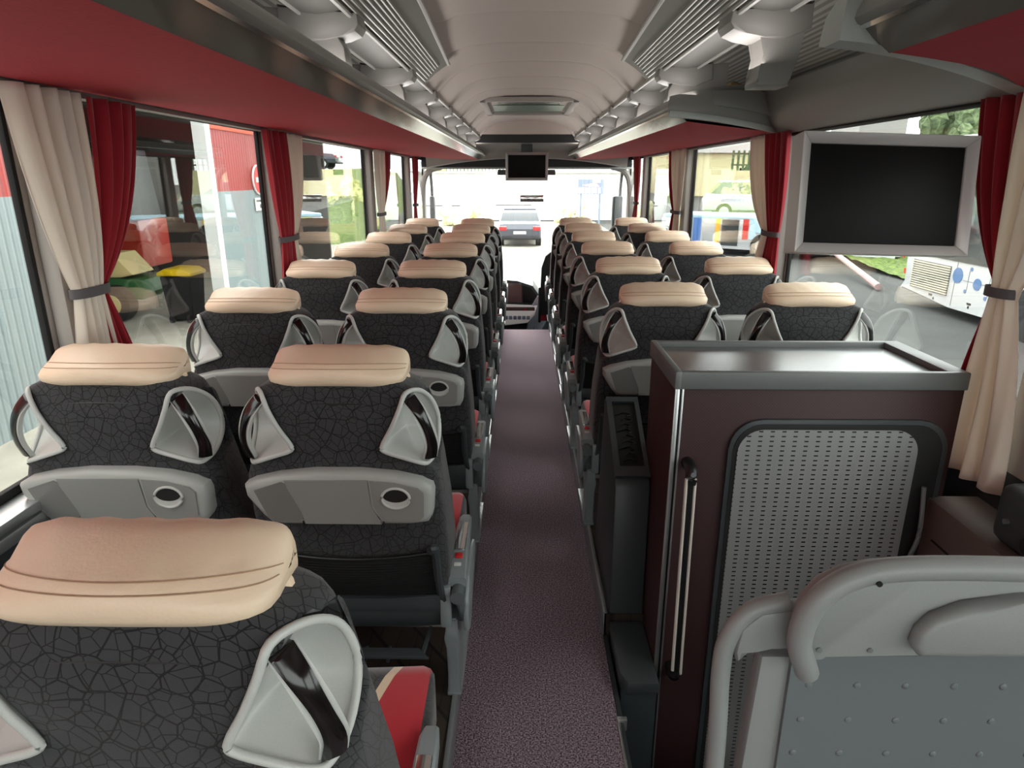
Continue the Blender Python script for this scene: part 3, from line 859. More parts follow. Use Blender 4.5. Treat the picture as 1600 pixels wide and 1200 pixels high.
def backrest_mesh():
    bm = bmesh.new(); rings = []
    zs = [0.40, 0.42, 0.46, 0.52, 0.58, 0.64, 0.70, 0.76, 0.80, 0.815, 0.828, 0.836, 0.845, 0.853, 0.862, 0.88, 0.90, 0.92, 0.94, 0.96, 0.975, 0.985, 0.995, 1.005, 1.015, 1.025, 1.035, 1.045, 1.052]
    for z in zs:
        r, f = yr(z), yfz(z)
        a, b = wr(z), wf(z)
        notch = b - a > 0.012
        ym = r + 0.055 + 0.063 * max(0, min(1, (b - a - 0.014) / 0.03))
        ym = min(ym, f - 0.02)
        half = [(0.0, r - 0.002)]
        # rear panel with rounded corner
        c = 0.022 if not notch else 0.010
        half += [(a * 0.5, r - 0.001), (a - c, r), (a - c * 0.3, r + c * 0.3), (a - (0.012 if notch else 0), r + c)]
        # side step
        half += [(lerp(a, b, 0.0) - (0.012 if notch else 0), ym - 0.012), (lerp(a, b, 0.9), ym), (b, ym + 0.012)]
        half += [(b, f - 0.02), (b - 0.008, f - 0.006), (b - 0.03, f)]
        dish = 0.02 if z < 0.9 else 0.008
        half += [(b * 0.6, f - dish * 0.7), (0.0, f - dish)]
        ring = [(x, y, Z(z)) for x, y in half] + [(-x, y, Z(z)) for x, y in half[-2:0:-1]]
        rings.append(ring)
    loft(bm, rings, True, True)
    return bm

HR_PROF = [(-0.068, -0.018), (-0.067, -0.006), (-0.061, 0.005), (-0.052, 0.011), (-0.046, 0.013), (-0.03, 0.020), (0.00, 0.031), (0.022, 0.035), (0.040, 0.030), (0.050, 0.012), (0.052, -0.03),
           (0.05, -0.044), (0.0, -0.040), (-0.035, -0.044), (-0.058, -0.038), (-0.065, -0.028)]
def hr_point(u, py, pz, wob=0.0):
    """u -1..1 across; the roll curves forward and closes in round ends"""
    e = max(0.0, 1 - abs(u) ** 10.0) ** 0.40
    k = max(0.0, min(1.0, (pz + 0.014) / 0.022)) * max(0.0, min(1.0, (0.045 - py) / 0.09))
    yc = 0.023 + 0.018 * u * u + 0.028 * k * u * u
    zc = 1.061 - 0.010 * u * u
    return (0.153 * u, yc + py * (0.25 + 0.75 * e) * (1 if e > 0.02 else 0.3), Z(zc - 0.004 + (pz + 0.004 + wob) * max(e, 0.04)))
def headrest_mesh():
    """crescent leather roll: high front ridge, lower rounded rear edge"""
    bm = bmesh.new(); rings = []
    n = 40
    for i in range(n + 1):
        u = math.sin(-PI / 2 + PI * i / n)
        rings.append([hr_point(u, py, pz, 0.0012 * math.sin(u * 19 + py * 60) if pz > 0.012 else 0) for py, pz in HR_PROF])
    loft(bm, rings, True, True)
    return bm

def stitch_mesh():
    bm = bmesh.new()
    for py, pz in ((-0.0645, 0.0010), (-0.0545, 0.0098)):
        pts = [hr_point(math.sin(R(-78 + 156 * i / 40)), py - 0.0002, pz + 0.0006) for i in range(41)]
        tube(bm, pts, 0.0007, 5)
    return bm

def rim_curve(s):
    A = (0.156, yr(1.0) - 0.004, 1.008)
    pts = [A, (0.142, yr(0.965) - 0.006, 0.972), (0.123, yr(0.92) - 0.006, 0.930), (0.101, yr(0.885) - 0.006, 0.889),
           (0.105, yr(0.872) - 0.006, 0.875), (0.142, yr(0.86) - 0.007, 0.862), (0.182, yr(0.85) - 0.004, 0.848),
           (0.198, yr(0.845) + 0.012, 0.842), (0.211, yr(0.86) + 0.050, 0.856), (0.2145, yr(0.89) + 0.090, 0.892), (0.211, yr(0.93) + 0.098, 0.935),
           (0.197, yr(0.97) + 0.083, 0.974), (0.178, yr(1.0) + 0.035, 1.004)]
    return [Vector((s * x, y, Z(z))) for x, y, z in pts]

def handle_meshes(s):
    rc = cr(rim_curve(s), 4, closed=True)
    bm = bmesh.new()
    tube(bm, rc, 0.0055, 8, closed=True)
    rim = bm
    bm = bmesh.new()
    K = Vector((s * 0.148, yr(0.9) + 0.068, Z(0.905)))
    rings = []
    for t in (0.0, 0.18, 0.38, 0.62, 0.82, 0.97):
        rg = []
        for p in rc:
            q = p.lerp(K, t)
            push = math.sin(min(1, t * 1.3) * PI / 2) * 0.020
            q = q + Vector((-s * 0.45, 0.75, 0)) * push
            rg.append(q)
        rings.append(rg)
    loft(bm, rings, True, False)
    v = [x for x in bm.verts][-len(rc):]
    bm.faces.new(v)
    bowl = bm
    # bar: flat curved strip from the apex to the bottom corner along the outside
    bm = bmesh.new(); rings = []
    a = [(0.163, yr(1.0) + 0.002, 0.996), (0.187, yr(0.96) - 0.001, 0.965), (0.203, yr(0.92) + 0.000, 0.925), (0.209, yr(0.88) + 0.006, 0.885), (0.203, yr(0.85) + 0.012, 0.852)]
    path = cr([(s * x, y, Z(z)) for x, y, z in a], 5)
    nrm = Vector((s * 0.55, -0.83, 0)).normalized()
    for i, p in enumerate(path):
        t = (path[min(i + 1, len(path) - 1)] - path[max(i - 1, 0)]).normalized()
        w = t.cross(nrm).normalized()
        hw = 0.0125 + 0.002 * math.cos(i / (len(path) - 1) * 2 * PI)
        rings.append([p + w * hw + nrm * 0.001, p + w * hw * 0.5 + nrm * 0.005, p - w * hw * 0.5 + nrm * 0.005, p - w * hw + nrm * 0.001, p - w * hw * 0.8 - nrm * 0.005, p + w * hw * 0.8 - nrm * 0.005])
    loft(bm, rings, True, True)
    bar = bm
    bm = bmesh.new(); rings = []
    for i, p in enumerate(path):
        t = (path[min(i + 1, len(path) - 1)] - path[max(i - 1, 0)]).normalized()
        w = t.cross(nrm).normalized(); hw = 0.0165
        rings.append([p + w * hw - nrm * 0.001, p - w * hw - nrm * 0.001, p - w * hw * 0.8 - nrm * 0.012, p + w * hw * 0.8 - nrm * 0.012])
    loft(bm, rings, True, True)
    return rim, bowl, bar, bm

def tray_outline(inset=0.0):
    o = [(-0.212, 0.787), (-0.19, 0.800), (-0.13, 0.815), (-0.05, 0.824), (0.05, 0.824), (0.13, 0.816), (0.185, 0.802), (0.208, 0.787),
         (0.211, 0.770), (0.206, 0.712), (0.196, 0.694), (0.16, 0.688), (-0.135, 0.686), (-0.160, 0.689), (-0.18, 0.712), (-0.210, 0.762)]
    if inset:
        o = [(x * (1 - inset / 0.21), 0.755 + (z - 0.755) * (1 - inset / 0.066)) for x, z in o]
    return o

TZ = 0.010
def tray_meshes():
    """shell plate that bulges to the rear, table flap, left bin recess, cup area with ring and well"""
    out = {}
    def yb(z, d): return yr(z) - d
    bm = bmesh.new()
    rings = []
    for ins, d in ((0.0, -0.015), (0.0, 0.020), (0.004, 0.030), (0.010, 0.035), (0.022, 0.036), (0.05, 0.036)):
        rings.append([(x, yr(0.76) - d - 0.010 * ((z - 0.70) / 0.13), Z(z + TZ)) for x, z in tray_outline(ins)])
    vr = loft(bm, rings, True, False)
    bm.faces.new(vr[-1])
    out['shell'] = bm
    base = yr(0.76) - 0.036
    def yy(z, k=0.0): return base - 0.010 * ((z - 0.70) / 0.13) - k
    def plate(pts, k0, k1, bev=0.003):
        b = bmesh.new()
        A = [b.verts.new((x, yy(z, k0), Z(z + TZ))) for x, z in pts]
        B = [b.verts.new((x, yy(z, k1), Z(z + TZ))) for x, z in pts]
        b.faces.new(A); fb = b.faces.new(B[::-1])
        for i in range(len(pts)):
            j = (i + 1) % len(pts); b.faces.new((A[i], A[j], B[j], B[i]))
        if bev: bmesh.ops.bevel(b, geom=list(fb.edges), offset=bev, segments=2, affect='EDGES', clamp_overlap=True)
        return b
    # table flap in the middle (slightly sunk look: thin plate with seam)
    out['table'] = plate([(-0.082, 0.692), (0.092, 0.692), (0.090, 0.705), (0.070, 0.735), (0.068, 0.806), (-0.118, 0.804), (-0.114, 0.785), (-0.085, 0.725)], -0.001, 0.0022, 0.002)
    out['bin'] = plate([(-0.188, 0.778), (-0.125, 0.800), (-0.112, 0.794), (-0.083, 0.725), (-0.085, 0.705), (-0.095, 0.700), (-0.150, 0.698), (-0.165, 0.712)], -0.002, 0.0012, 0.001)
    out['cup_area'] = plate([(0.072, 0.804), (0.125, 0.800), (0.178, 0.786), (0.190, 0.774), (0.188, 0.714), (0.178, 0.703), (0.102, 0.700), (0.088, 0.712), (0.076, 0.74)], -0.001, 0.0030, 0.002)
    cx, cz = 0.128, 0.762
    b = bmesh.new()
    for k in range(24):
        pass
    pts = [(cx + 0.031 * math.cos(2 * PI * k / 24), yy(cz, 0.0050), Z(cz + TZ + 0.0245 * math.sin(2 * PI * k / 24))) for k in range(24)]
    tube(b, pts, 0.0032, 8, closed=True)
    out['ring'] = b
    b = bmesh.new()
    b.faces.new([b.verts.new((cx + 0.030 * math.cos(2 * PI * k / 24), yy(cz, 0.0052), Z(cz + TZ + 0.0232 * math.sin(2 * PI * k / 24)))) for k in range(24)])
    r = bmesh.ops.extrude_face_region(b, geom=b.faces[:])
    for q in [g for g in r['geom'] if isinstance(g, bmesh.types.BMVert)]: q.co.y += 0.003
    out['well'] = b
    b = bmesh.new()
    b.faces.new([b.verts.new((cx + 0.0285 * math.cos(2 * PI * k / 24), yy(cz, 0.0056), Z(cz + TZ + 0.0065 + 0.0160 * math.sin(2 * PI * k / 24)))) for k in range(24)])
    r = bmesh.ops.extrude_face_region(b, geom=b.faces[:])
    for q in [g for g in r['geom'] if isinstance(g, bmesh.types.BMVert)]: q.co.y += 0.002
    out['hole'] = b  # flat black disc painted for the shade inside the cup hole
    return out

def make_seat(side, armside):
    """side: 'aisle' or 'window'; armside +1/-1 = x direction of the aisle"""
    e = empty('coach_seat', (0, 0, ZB), None, 'coach seat', 'coach seats with beige head cushions')
    bk = finish('backrest', backrest_mesh(), 'fabric', e, 50)
    bm = bmesh.new()
    tube(bm, [(x, yr(0.985) - 0.0022 + abs(x) * 0.02, Z(0.984 - 0.35 * x * x + 0.0)) for x in [k * 0.012 for k in range(-10, 11)]], 0.0012, 5)
    finish('seam', bm, 'black', bk)
    # beige and red shoulder pieces of the front cover, peeking over the shoulders
    for s in (-1, 1):
        bm = bmesh.new()
        tube(bm, [(s * (0.108 + 0.012 * k), 0.060 - 0.006 * k, Z(1.040 - 0.0022 * k * k)) for k in range(5)], [0.004, 0.011, 0.014, 0.012, 0.005], 8)
        finish('shoulder_piping', bm, 'leather', bk)
    hr = finish('headrest', headrest_mesh(), 'leather', e, 60)
    finish('stitching', stitch_mesh(), 'stitch', hr)
    for s in (-1, 1):
        rim, bowl, bar, liner = handle_meshes(s)
        h = finish('grab_handle', bowl, 'grey', e, 60)
        finish('rim', rim, 'grey', h, 60)
        o = finish('handle_bar', bar, 'pianowood', h, 60); o['label'] = 'dark lacquered wood grip'
        finish('bar_liner', liner, 'grey', h, 60)
    T = tray_meshes()
    t = finish('tray_unit', T['shell'], 'trayshell', e, 40)
    finish('table_flap', T['table'], 'greyd', t, 30)
    finish('bin_recess', T['bin'], 'tray_in', t, 30)
    finish('cup_recess', T['cup_area'], 'greyd', t, 30)
    finish('cup_ring', T['ring'], 'grey', t, 60)
    cw = finish('cup_well', T['well'], 'grey', t, 30)
    finish('cup_hole_shade', T['hole'], 'hole', t, 30)
    bm = bmesh.new()
    for x in (-0.086, 0.096): box(bm, x - 0.0009, x + 0.0009, yr(0.76) - 0.0385, yr(0.76) - 0.030, Z(0.694), Z(0.710))
    finish('flap_gap', bm, 'black', t, 0)
    # net pocket with elastic, inside a dark plastic frame
    bm = bmesh.new(); rings = []
    for k in range(9):
        z = lerp(0.435, 0.585, k / 8)
        d = 0.006 + 0.022 * math.sin(k / 8 * PI * 0.8)
        rings.append([(x, yr(z) - 0.004 - d * max(0, 1 - (x / 0.20) ** 2), Z(z - 0.010 * (1 - (x / 0.2) ** 2) * (k / 8))) for x in [i * 0.02 for i in range(-10, 11)]])
    loft(bm, rings, False, False)
    n = finish('net_pocket', bm, 'net', e, 60)
    bm = bmesh.new(); tube(bm, rings[-1], 0.0035, 6); finish('elastic', bm, 'black', n)
    bm = bmesh.new()
    for s in (-1, 1):
        tube(bm, cr([(s * 0.188, yr(0.60) - 0.006, Z(0.592)), (s * 0.196, yr(0.60) - 0.014, Z(0.604)), (s * 0.2005, yr(0.58) - 0.012, Z(0.590)), (s * 0.201, yr(0.5) - 0.010, Z(0.50)), (s * 0.206, yr(0.44) - 0.010, Z(0.44)), (s * 0.218, yr(0.42) - 0.008, Z(0.415))], 4), 0.0105, 8)
    P = [(-0.228, 0.405), (-0.222, 0.425), (-0.20, 0.438), (-0.15, 0.432), (-0.07, 0.425), (0.07, 0.425), (0.15, 0.432), (0.20, 0.438), (0.222, 0.425), (0.228, 0.405), (0.225, 0.385), (-0.225, 0.385)]
    prism(bm, [(x, Z(z)) for x, z in P], 'xz', yr(0.42) - 0.016, yr(0.42) + 0.03, 0.006)
    finish('pocket_frame', bm, 'dark', e, 40)
    bm = bmesh.new(); rings = []
    for z, d, w in ((0.392, 0.010, 0.228), (0.37, 0.012, 0.229), (0.335, 0.004, 0.226), (0.315, -0.02, 0.222), (0.31, -0.05, 0.220)):
        y = 0.075 - d
        rings.append([(-w, y + 0.01, Z(z)), (-w * 0.6, y, Z(z)), (0, y - 0.002, Z(z)), (w * 0.6, y, Z(z)), (w, y + 0.01, Z(z)), (w, 0.30, Z(z)), (-w, 0.30, Z(z))])
    loft(bm, rings, True, True); finish('lower_housing', bm, 'dark', e, 40)
    # cushion
    bm = bmesh.new(); rings = []
    for y, zt, zb, w in ((0.10, 0.455, 0.36, 0.205), (0.16, 0.468, 0.35, 0.228), (0.25, 0.472, 0.345, 0.234), (0.40, 0.480, 0.345, 0.235), (0.52, 0.486, 0.35, 0.232), (0.555, 0.478, 0.365, 0.226), (0.570, 0.452, 0.385, 0.214)):
        c = 0.022
        rings.append([(-w + c, y, Z(zb)), (w - c, y, Z(zb)), (w, y, Z(zb + c)), (w, y, Z(zt - c)), (w - c * 0.35, y, Z(zt - c * 0.3)), (w - c, y, Z(zt)),
                      (w * 0.6, y, Z(zt - 0.004)), (0.0, y, Z(zt - 0.010)), (-w * 0.6, y, Z(zt - 0.004)), (-w + c, y, Z(zt)), (-w + c * 0.35, y, Z(zt - c * 0.3)), (-w, y, Z(zt - c)), (-w, y, Z(zb + c))])
    loft(bm, rings, True, True)
    o = finish('cushion', bm, 'cushion', e, 50); o['label'] = 'seat cushion with red velour side and beige stripe'
    # under-frame: cross beam, footrest
    bm = bmesh.new(); box(bm, -0.24, 0.24, 0.13, 0.18, Z(0.285), Z(0.315), 0.004); box(bm, -0.24, 0.24, 0.34, 0.39, Z(0.285), Z(0.345), 0.004)
    finish('cross_beam', bm, 'wall', e, 30)
    bm = bmesh.new()
    prism(bm, [(-0.17, 0.0), (0.17, 0.0), (0.14, 0.035), (-0.14, 0.035)], 'xy', Z(0.262), Z(0.272), 0.003)
    for k in range(-1, 2): box(bm, k * 0.06 - 0.004, k * 0.06 + 0.004, 0.012, 0.05, Z(0.242), Z(0.264))
    for k in (-1, 1): tube(bm, [(k * 0.15, 0.02, Z(0.26)), (k * 0.17, 0.15, Z(0.30))], 0.006, 6)
    f = finish('footrest', bm, 'dark', e, 30); f.location = (0, 0.03, 0)
    s = armside
    if side == 'aisle':
        x = s * 0.225
        bm = bmesh.new(); rings = []
        for z, y0, y1, w in ((0.095, 0.10, 0.20, 0.018), (0.15, 0.10, 0.20, 0.016), (0.24, 0.095, 0.20, 0.017), (0.285, 0.08, 0.22, 0.021), (0.315, 0.08, 0.36, 0.016), (0.345, 0.085, 0.40, 0.016)):
            rings.append([(x - w, y0, Z(z)), (x + w, y0, Z(z)), (x + w, y1, Z(z)), (x - w, y1, Z(z))])
        loft(bm, rings, True, True)
        bmesh.ops.bevel(bm, geom=bm.edges[:], offset=0.004, segments=2, affect='EDGES', clamp_overlap=True)
        box(bm, x - 0.02, x + 0.02, 0.10, 0.42, 0.0, 0.014, 0.004)
        finish('leg', bm, 'armgrey', e, 30)
        # armrest with pivot, latch lever and belt buckle
        ax = s * 0.243
        bm = bmesh.new(); rings = []
        for y, zt, zb, w in ((0.075, 0.478, 0.452, 0.024), (0.12, 0.496, 0.452, 0.023), (0.18, 0.500, 0.455, 0.020), (0.30, 0.503, 0.462, 0.019), (0.355, 0.500, 0.470, 0.018), (0.385, 0.490, 0.476, 0.014)):
            c = 0.005
            rings.append([(ax - w, y, Z(zb)), (ax + w, y, Z(zb)), (ax + w, y, Z(zt - c)), (ax + w - c, y, Z(zt)), (ax - w + c, y, Z(zt)), (ax - w, y, Z(zt - c))])
        loft(bm, rings, True, True)
        a = finish('armrest', bm, 'armgrey', e, 40)
        bm = bmesh.new(); cyl(bm, (ax + s * 0.004, 0.040, Z(0.440)), (ax + s * 0.004, 0.13, Z(0.446)), 0.0185, n=20)
        tube(bm, [(ax + s * 0.006, 0.062, Z(0.425)), (ax + s * 0.010, 0.085, Z(0.37)), (ax + s * 0.008, 0.10, Z(0.335))], [0.012, 0.008, 0.007], 8)
        finish('pivot', bm, 'dark2', a, 40)
        bm = bmesh.new()
        prism(bm, [(0.07, Z(0.37)), (0.085, Z(0.42)), (0.12, Z(0.455)), (0.26, Z(0.465)), (0.33, Z(0.44)), (0.33, Z(0.41)), (0.22, Z(0.355)), (0.15, Z(0.305)), (0.11, Z(0.295)), (0.08, Z(0.315))], 'yz', ax + s * 0.022 - 0.008, ax + s * 0.022 + 0.008, 0.006)
        finish('side_cover', bm, 'armgrey', a, 35)
        bm = bmesh.new(); box(bm, min(s * 0.2, s * 0.228), max(s * 0.2, s * 0.228), 0.055, 0.075, Z(0.34), Z(0.46), 0.006)
        finish('hinge_post', bm, 'armgrey', a, 35)
        bm = bmesh.new(); prism(bm, [(0.17, Z(0.505)), (0.30, Z(0.512)), (0.30, Z(0.500)), (0.17, Z(0.494))], 'yz', ax - 0.014, ax + 0.014, 0.003)
        finish('end_cap', bm, 'chrome', a, 30)
        bm = bmesh.new(); box(bm, ax - 0.010, ax + 0.010, 0.135, 0.155, Z(0.496), Z(0.503), 0.002)
        finish('release_button', bm, 'redbtn', a, 30)
        bm = bmesh.new(); box(bm, ax - 0.010, ax + 0.008, 0.108, 0.128, Z(0.487), Z(0.4955), 0.001)
        finish('sticker', bm, 'white', a, 30)
    else:
        x = -s * 0.222
        bm = bmesh.new(); box(bm, x - 0.016, x + 0.016, 0.09, 0.40, Z(0.29), Z(0.34), 0.006)
        finish('wall_bracket', bm, 'silver', e, 30)
        bm = bmesh.new(); box(bm, x - 0.012, x + 0.012, 0.20, 0.26, 0.0, Z(0.30), 0.005)
        finish('leg', bm, 'silver', e, 30)
    return e

YL = [0.59 + 0.80 * i for i in range(8)]          # rows 1..8 on the left
YRr = [2.33 + 0.80 * i for i in range(6)]         # right rows
ordn = ['nearest', 'second', 'third', 'fourth', 'fifth', 'sixth', 'seventh', 'eighth']
protos = {('L', 'aisle'): make_seat('aisle', 1), ('L', 'window'): make_seat('window', 1),
          ('R', 'aisle'): make_seat('aisle', -1), ('R', 'window'): make_seat('window', -1)}
used = set()
def place(key, x, y, label):
    p = protos[key]
    o = p if key not in used else copy_tree(p)
    used.add(key)
    o.location = (x, y, ZB); o['label'] = label
    o['group'] = 'coach seats with beige head cushions'
SX = 0.455; SW = 0.962
for i, y in enumerate(YL):
    ex = ' (the big one at the bottom left)' if i == 0 else ''
    place(('L', 'aisle'), -SX, y, 'charcoal coach seat left of the aisle, %s the camera of eight' % (ordn[i] + (' to' if i == 0 else ' from')))
    if i > 0:
        place(('L', 'window'), -SW, y, 'charcoal coach seat at the left windows, %s the camera of seven' % (ordn[i - 1] + (' to' if i == 1 else ' from')))
for i, y in enumerate(YRr):
    place(('R', 'aisle'), SX, y, 'charcoal coach seat right of the aisle, %s the cabinet of six' % (ordn[i] + (' to' if i == 0 else ' from')))
    place(('R', 'window'), SW + 0.01, y, 'charcoal coach seat at the right windows, %s the cabinet of six' % (ordn[i] + (' to' if i == 0 else ' from')))
# small folding guide seat at the front right of the aisle
e = empty('guide_seat', (0.30, 7.02, -0.66), 'small dark guide seat at the front of the aisle, right side', 'folding seat')
bm = bmesh.new(); rings = []
for z, w in ((0.70, 0.14), (0.95, 0.15), (1.20, 0.14), (1.32, 0.10), (1.36, 0.05)):
    rings.append([(-w, 0, z), (w, 0, z), (w, 0.07, z), (-w, 0.07, z)])
loft(bm, rings, True, True); finish('backrest', bm, 'fabric', e, 40)
bm = bmesh.new(); box(bm, -0.15, 0.15, 0.05, 0.40, 0.62, 0.72, 0.02); finish('cushion', bm, 'red', e)
bm = bmesh.new(); box(bm, -0.03, 0.03, 0.12, 0.2, 0, 0.64, 0.01); finish('leg', bm, 'dark', e)
bm = bmesh.new(); box(bm, -0.17, -0.14, -0.02, 0.02, 0.62, 1.0, 0.01); finish('side_post', bm, 'black', e)

# =================================================================== CURTAINS
def curtain(s, x0, top, tie, bot, zt, ztie, zb, mat, folds, label, amp=0.014, seed=0, group=None):
    """top,tie,bot = (y0,y1); gathered cloth with soft folds, thickness by solidify"""
    rnd = random.Random(seed)
    ph = [rnd.uniform(0, 6.28) for _ in range(4)]
    bm = bmesh.new(); NU = 64; NV = 40
    grid = []
    for j in range(NV + 1):
        v = j / NV
        z = lerp(zt, zb, v)
        if z > ztie:
            t = (zt - z) / (zt - ztie)
            k = t ** 1.35 * (1.0 - 0.0) if False else (0.35 * t + 0.65 * t * t * t)
            a = lerp(top[0], tie[0], k); b = lerp(top[1], tie[1], k)
            am = lerp(amp, amp * 0.45, t ** 3)
        else:
            t = (ztie - z) / max(1e-6, (ztie - zb))
            k = 1 - (1 - t) ** 1.7
            a = lerp(tie[0], bot[0], k); b = lerp(tie[1], bot[1], k)
            am = lerp(amp * 0.45, amp * 0.9, k)
        row = []
        for i in range(NU + 1):
            u = i / NU
            w = math.sin(2 * PI * folds * u + ph[0] + 0.6 * math.sin(3 * v + ph[1])) + 0.35 * math.sin(2 * PI * folds * 1.7 * u + ph[2] - 1.5 * v)
            uu = u + 0.010 * math.sin(2 * PI * folds * u + ph[3])
            row.append(bm.verts.new((s * (x0 + am * w + 0.006 * math.sin(v * 5 + ph[2])), lerp(a, b, uu), z)))
        grid.append(row)
    for j in range(NV):
        for i in range(NU):
            bm.faces.new((grid[j][i], grid[j][i + 1], grid[j + 1][i + 1], grid[j + 1][i]))
    o = finish('curtain', bm, mat, None, 80)
    md = o.modifiers.new('cloth_thickness', 'SOLIDIFY'); md.thickness = 0.002
    tag(o, label, 'curtain', group)
    if zb > 0.5 and zb < 0.75 and s > 0 and mat == 'beigecurt':
        hb = bmesh.new()
        pts = [Vector(v.co) for v in grid[NV - 1]] if False else None
        hb.free()
    return o
def tie_band(s, x0, y0, y1, z, label, slope=0.0):
    bm = bmesh.new(); n = 24; rings = []
    yc, ry, rx = (y0 + y1) / 2, (y1 - y0) / 2 + 0.006, 0.024
    for k in range(n):
        a = 2 * PI * k / n
        x = s * (x0 + rx * math.cos(a)); y = yc + ry * math.sin(a)
        rings.append([(x, y, z - 0.012 + slope * math.sin(a)), (x + s * 0.002 * math.cos(a), y, z - 0.012 + slope * math.sin(a)), (x + s * 0.002 * math.cos(a), y, z + 0.012 + slope * math.sin(a)), (x, y, z + 0.012 + slope * math.sin(a))])
    vr = [[bm.verts.new(p) for p in r] for r in rings]
    for i in range(n):
        a, b = vr[i], vr[(i + 1) % n]
        for k in range(4): bm.faces.new((a[k], a[(k + 1) % 4], b[(k + 1) % 4], b[k]))
    return tag(finish('curtain_tie', bm, 'tie', None, 60), label, 'curtain tie', 'grey curtain ties')
GC = 'gathered side curtains'
# left windows
curtain(-1, 1.125, (1.495, 1.715), (1.572, 1.665), (1.545, 1.69), 1.645, 1.18, 0.82, 'beigecurt', 4.5, 'beige curtain at the left window nearest the camera', 0.016, 3, GC)
curtain(-1, 1.125, (1.735, 1.955), (1.655, 1.700), (1.68, 1.80), 1.640, 1.18, 0.82, 'redcurt', 4, 'dark red curtain beside the beige one at the nearest left window', 0.014, 5, GC)
tie_band(-1, 1.125, 1.568, 1.700, 1.183, 'grey tie round the nearest left curtain pair')
curtain(-1, 1.13, (2.935, 3.20), (3.02, 3.17), (3.0, 3.19), 1.645, 1.18, 0.80, 'redcurt', 4, 'red curtain at the second left pillar, beside its beige partner', 0.014, 6, GC)
curtain(-1, 1.14, (3.22, 3.50), (3.17, 3.25), (3.19, 3.30), 1.645, 1.18, 0.80, 'beigecurt', 4, 'beige curtain behind the red one at the second left pillar', 0.014, 8, GC)
tie_band(-1, 1.13, 3.015, 3.25, 1.182, 'grey tie round the red curtain at the second left pillar')
curtain(-1, 1.125, (5.10, 5.48), (5.13, 5.30), (5.1, 5.32), 1.645, 1.18, 0.80, 'beigecurt', 4, 'beige curtain at the third left pillar', 0.014, 9, GC)
curtain(-1, 1.14, (5.50, 5.72), (5.30, 5.36), (5.33, 5.46), 1.645, 1.18, 0.80, 'redcurt', 3, 'narrow dark red curtain at the third left pillar', 0.012, 10, GC)
tie_band(-1, 1.125, 5.12, 5.36, 1.182, 'grey tie round the beige curtain at the third left pillar')
curtain(-1, 1.13, (6.86, 7.16), (6.90, 7.05), (6.86, 7.12), 1.645, 1.18, 0.80, 'redcurt', 4, 'red curtain farthest forward on the left', 0.014, 12, GC)
tie_band(-1, 1.13, 6.89, 7.06, 1.182, 'grey tie round the farthest left red curtain')
# right windows
curtain(1, 1.115, (1.44, 1.70), (1.575, 1.665), (1.50, 1.73), 1.65, 1.185, 0.700, 'beigecurt', 3.2, 'large beige curtain at the right edge, hanging below the cabinet top', 0.018, 21, GC)
curtain(1, 1.145, (1.70, 1.885), (1.655, 1.69), (1.70, 1.765), 1.645, 1.185, 0.700, 'redcurt', 3.5, 'dark red curtain at the right edge beside the large screen', 0.012, 22, GC)
tie_band(1, 1.118, 1.585, 1.670, 1.185, 'wide grey tie round the large right curtain pair')
curtain(1, 1.13, (3.13, 3.40), (3.15, 3.28), (3.12, 3.33), 1.648, 1.195, 0.80, 'redcurt', 4, 'red curtain left of the large screen on the right side', 0.014, 23, GC)
curtain(1, 1.14, (3.40, 3.68), (3.28, 3.34), (3.33, 3.45), 1.648, 1.195, 0.80, 'beigecurt', 4, 'beige curtain behind the red one left of the large screen', 0.014, 24, GC)
tie_band(1, 1.13, 3.15, 3.34, 1.197, 'grey tie round the red curtain left of the large screen')
curtain(1, 1.125, (5.05, 5.50), (5.14, 5.34), (5.08, 5.38), 1.648, 1.195, 0.80, 'beigecurt', 4, 'beige curtain at the right pillar in the middle of the coach', 0.014, 25, GC)
curtain(1, 1.14, (5.50, 5.70), (5.34, 5.40), (5.38, 5.52), 1.648, 1.195, 0.80, 'redcurt', 3, 'narrow dark red curtain behind the beige one on the right', 0.012, 26, GC)
tie_band(1, 1.125, 5.14, 5.40, 1.197, 'grey tie round the middle right beige curtain')
curtain(1, 1.13, (7.0, 7.36), (7.04, 7.22), (7.0, 7.30), 1.648, 1.195, 0.80, 'redcurt', 4, 'red curtain farthest forward on the right', 0.014, 27, GC)
tie_band(1, 1.13, 7.03, 7.23, 1.197, 'grey tie round the farthest right red curtain')
# hem seam of the big curtain is part of the cloth: thin stitched line
# =================================================================== CABINET
e = empty('cabinet', (0, 0, 0), 'aubergine cabinet with grey tray top right of the aisle', 'cabinet')
CX0, CX1, CY0, CY1 = 0.355, 1.105, 1.66, 2.0
bm = bmesh.new(); box(bm, CX0, CX1, CY0, CY1, -0.74, 0.93, 0.003); finish('body', bm, 'cab', e, 30)
bm = bmesh.new()
box(bm, CX0 - 0.004, CX1 - 0.002, CY0 - 0.008, CY1 - 0.002, 0.927, 0.952)
box(bm, CX0 - 0.006, CX1, CY0 - 0.012, CY0 + 0.006, 0.925, 0.973, 0.004)
box(bm, CX0 - 0.006, CX1, CY1 - 0.018, CY1, 0.925, 0.973, 0.004)
box(bm, CX0 - 0.0065, CX0 + 0.012, CY0 - 0.0125, CY1 + 0.0005, 0.9245, 0.9735, 0.004)
box(bm, CX1 - 0.05, CX1 + 0.0005, CY0 - 0.0115, CY1 - 0.0005, 0.9255, 0.9725, 0.004)
finish('tray_rim', bm, 'cabrim', e, 40)
bm = bmesh.new(); box(bm, CX0 + 0.012, CX1 - 0.05, CY0 + 0.006, CY1 - 0.018, 0.952, 0.956); finish('tray_floor', bm, 'cabtop', e, 0)
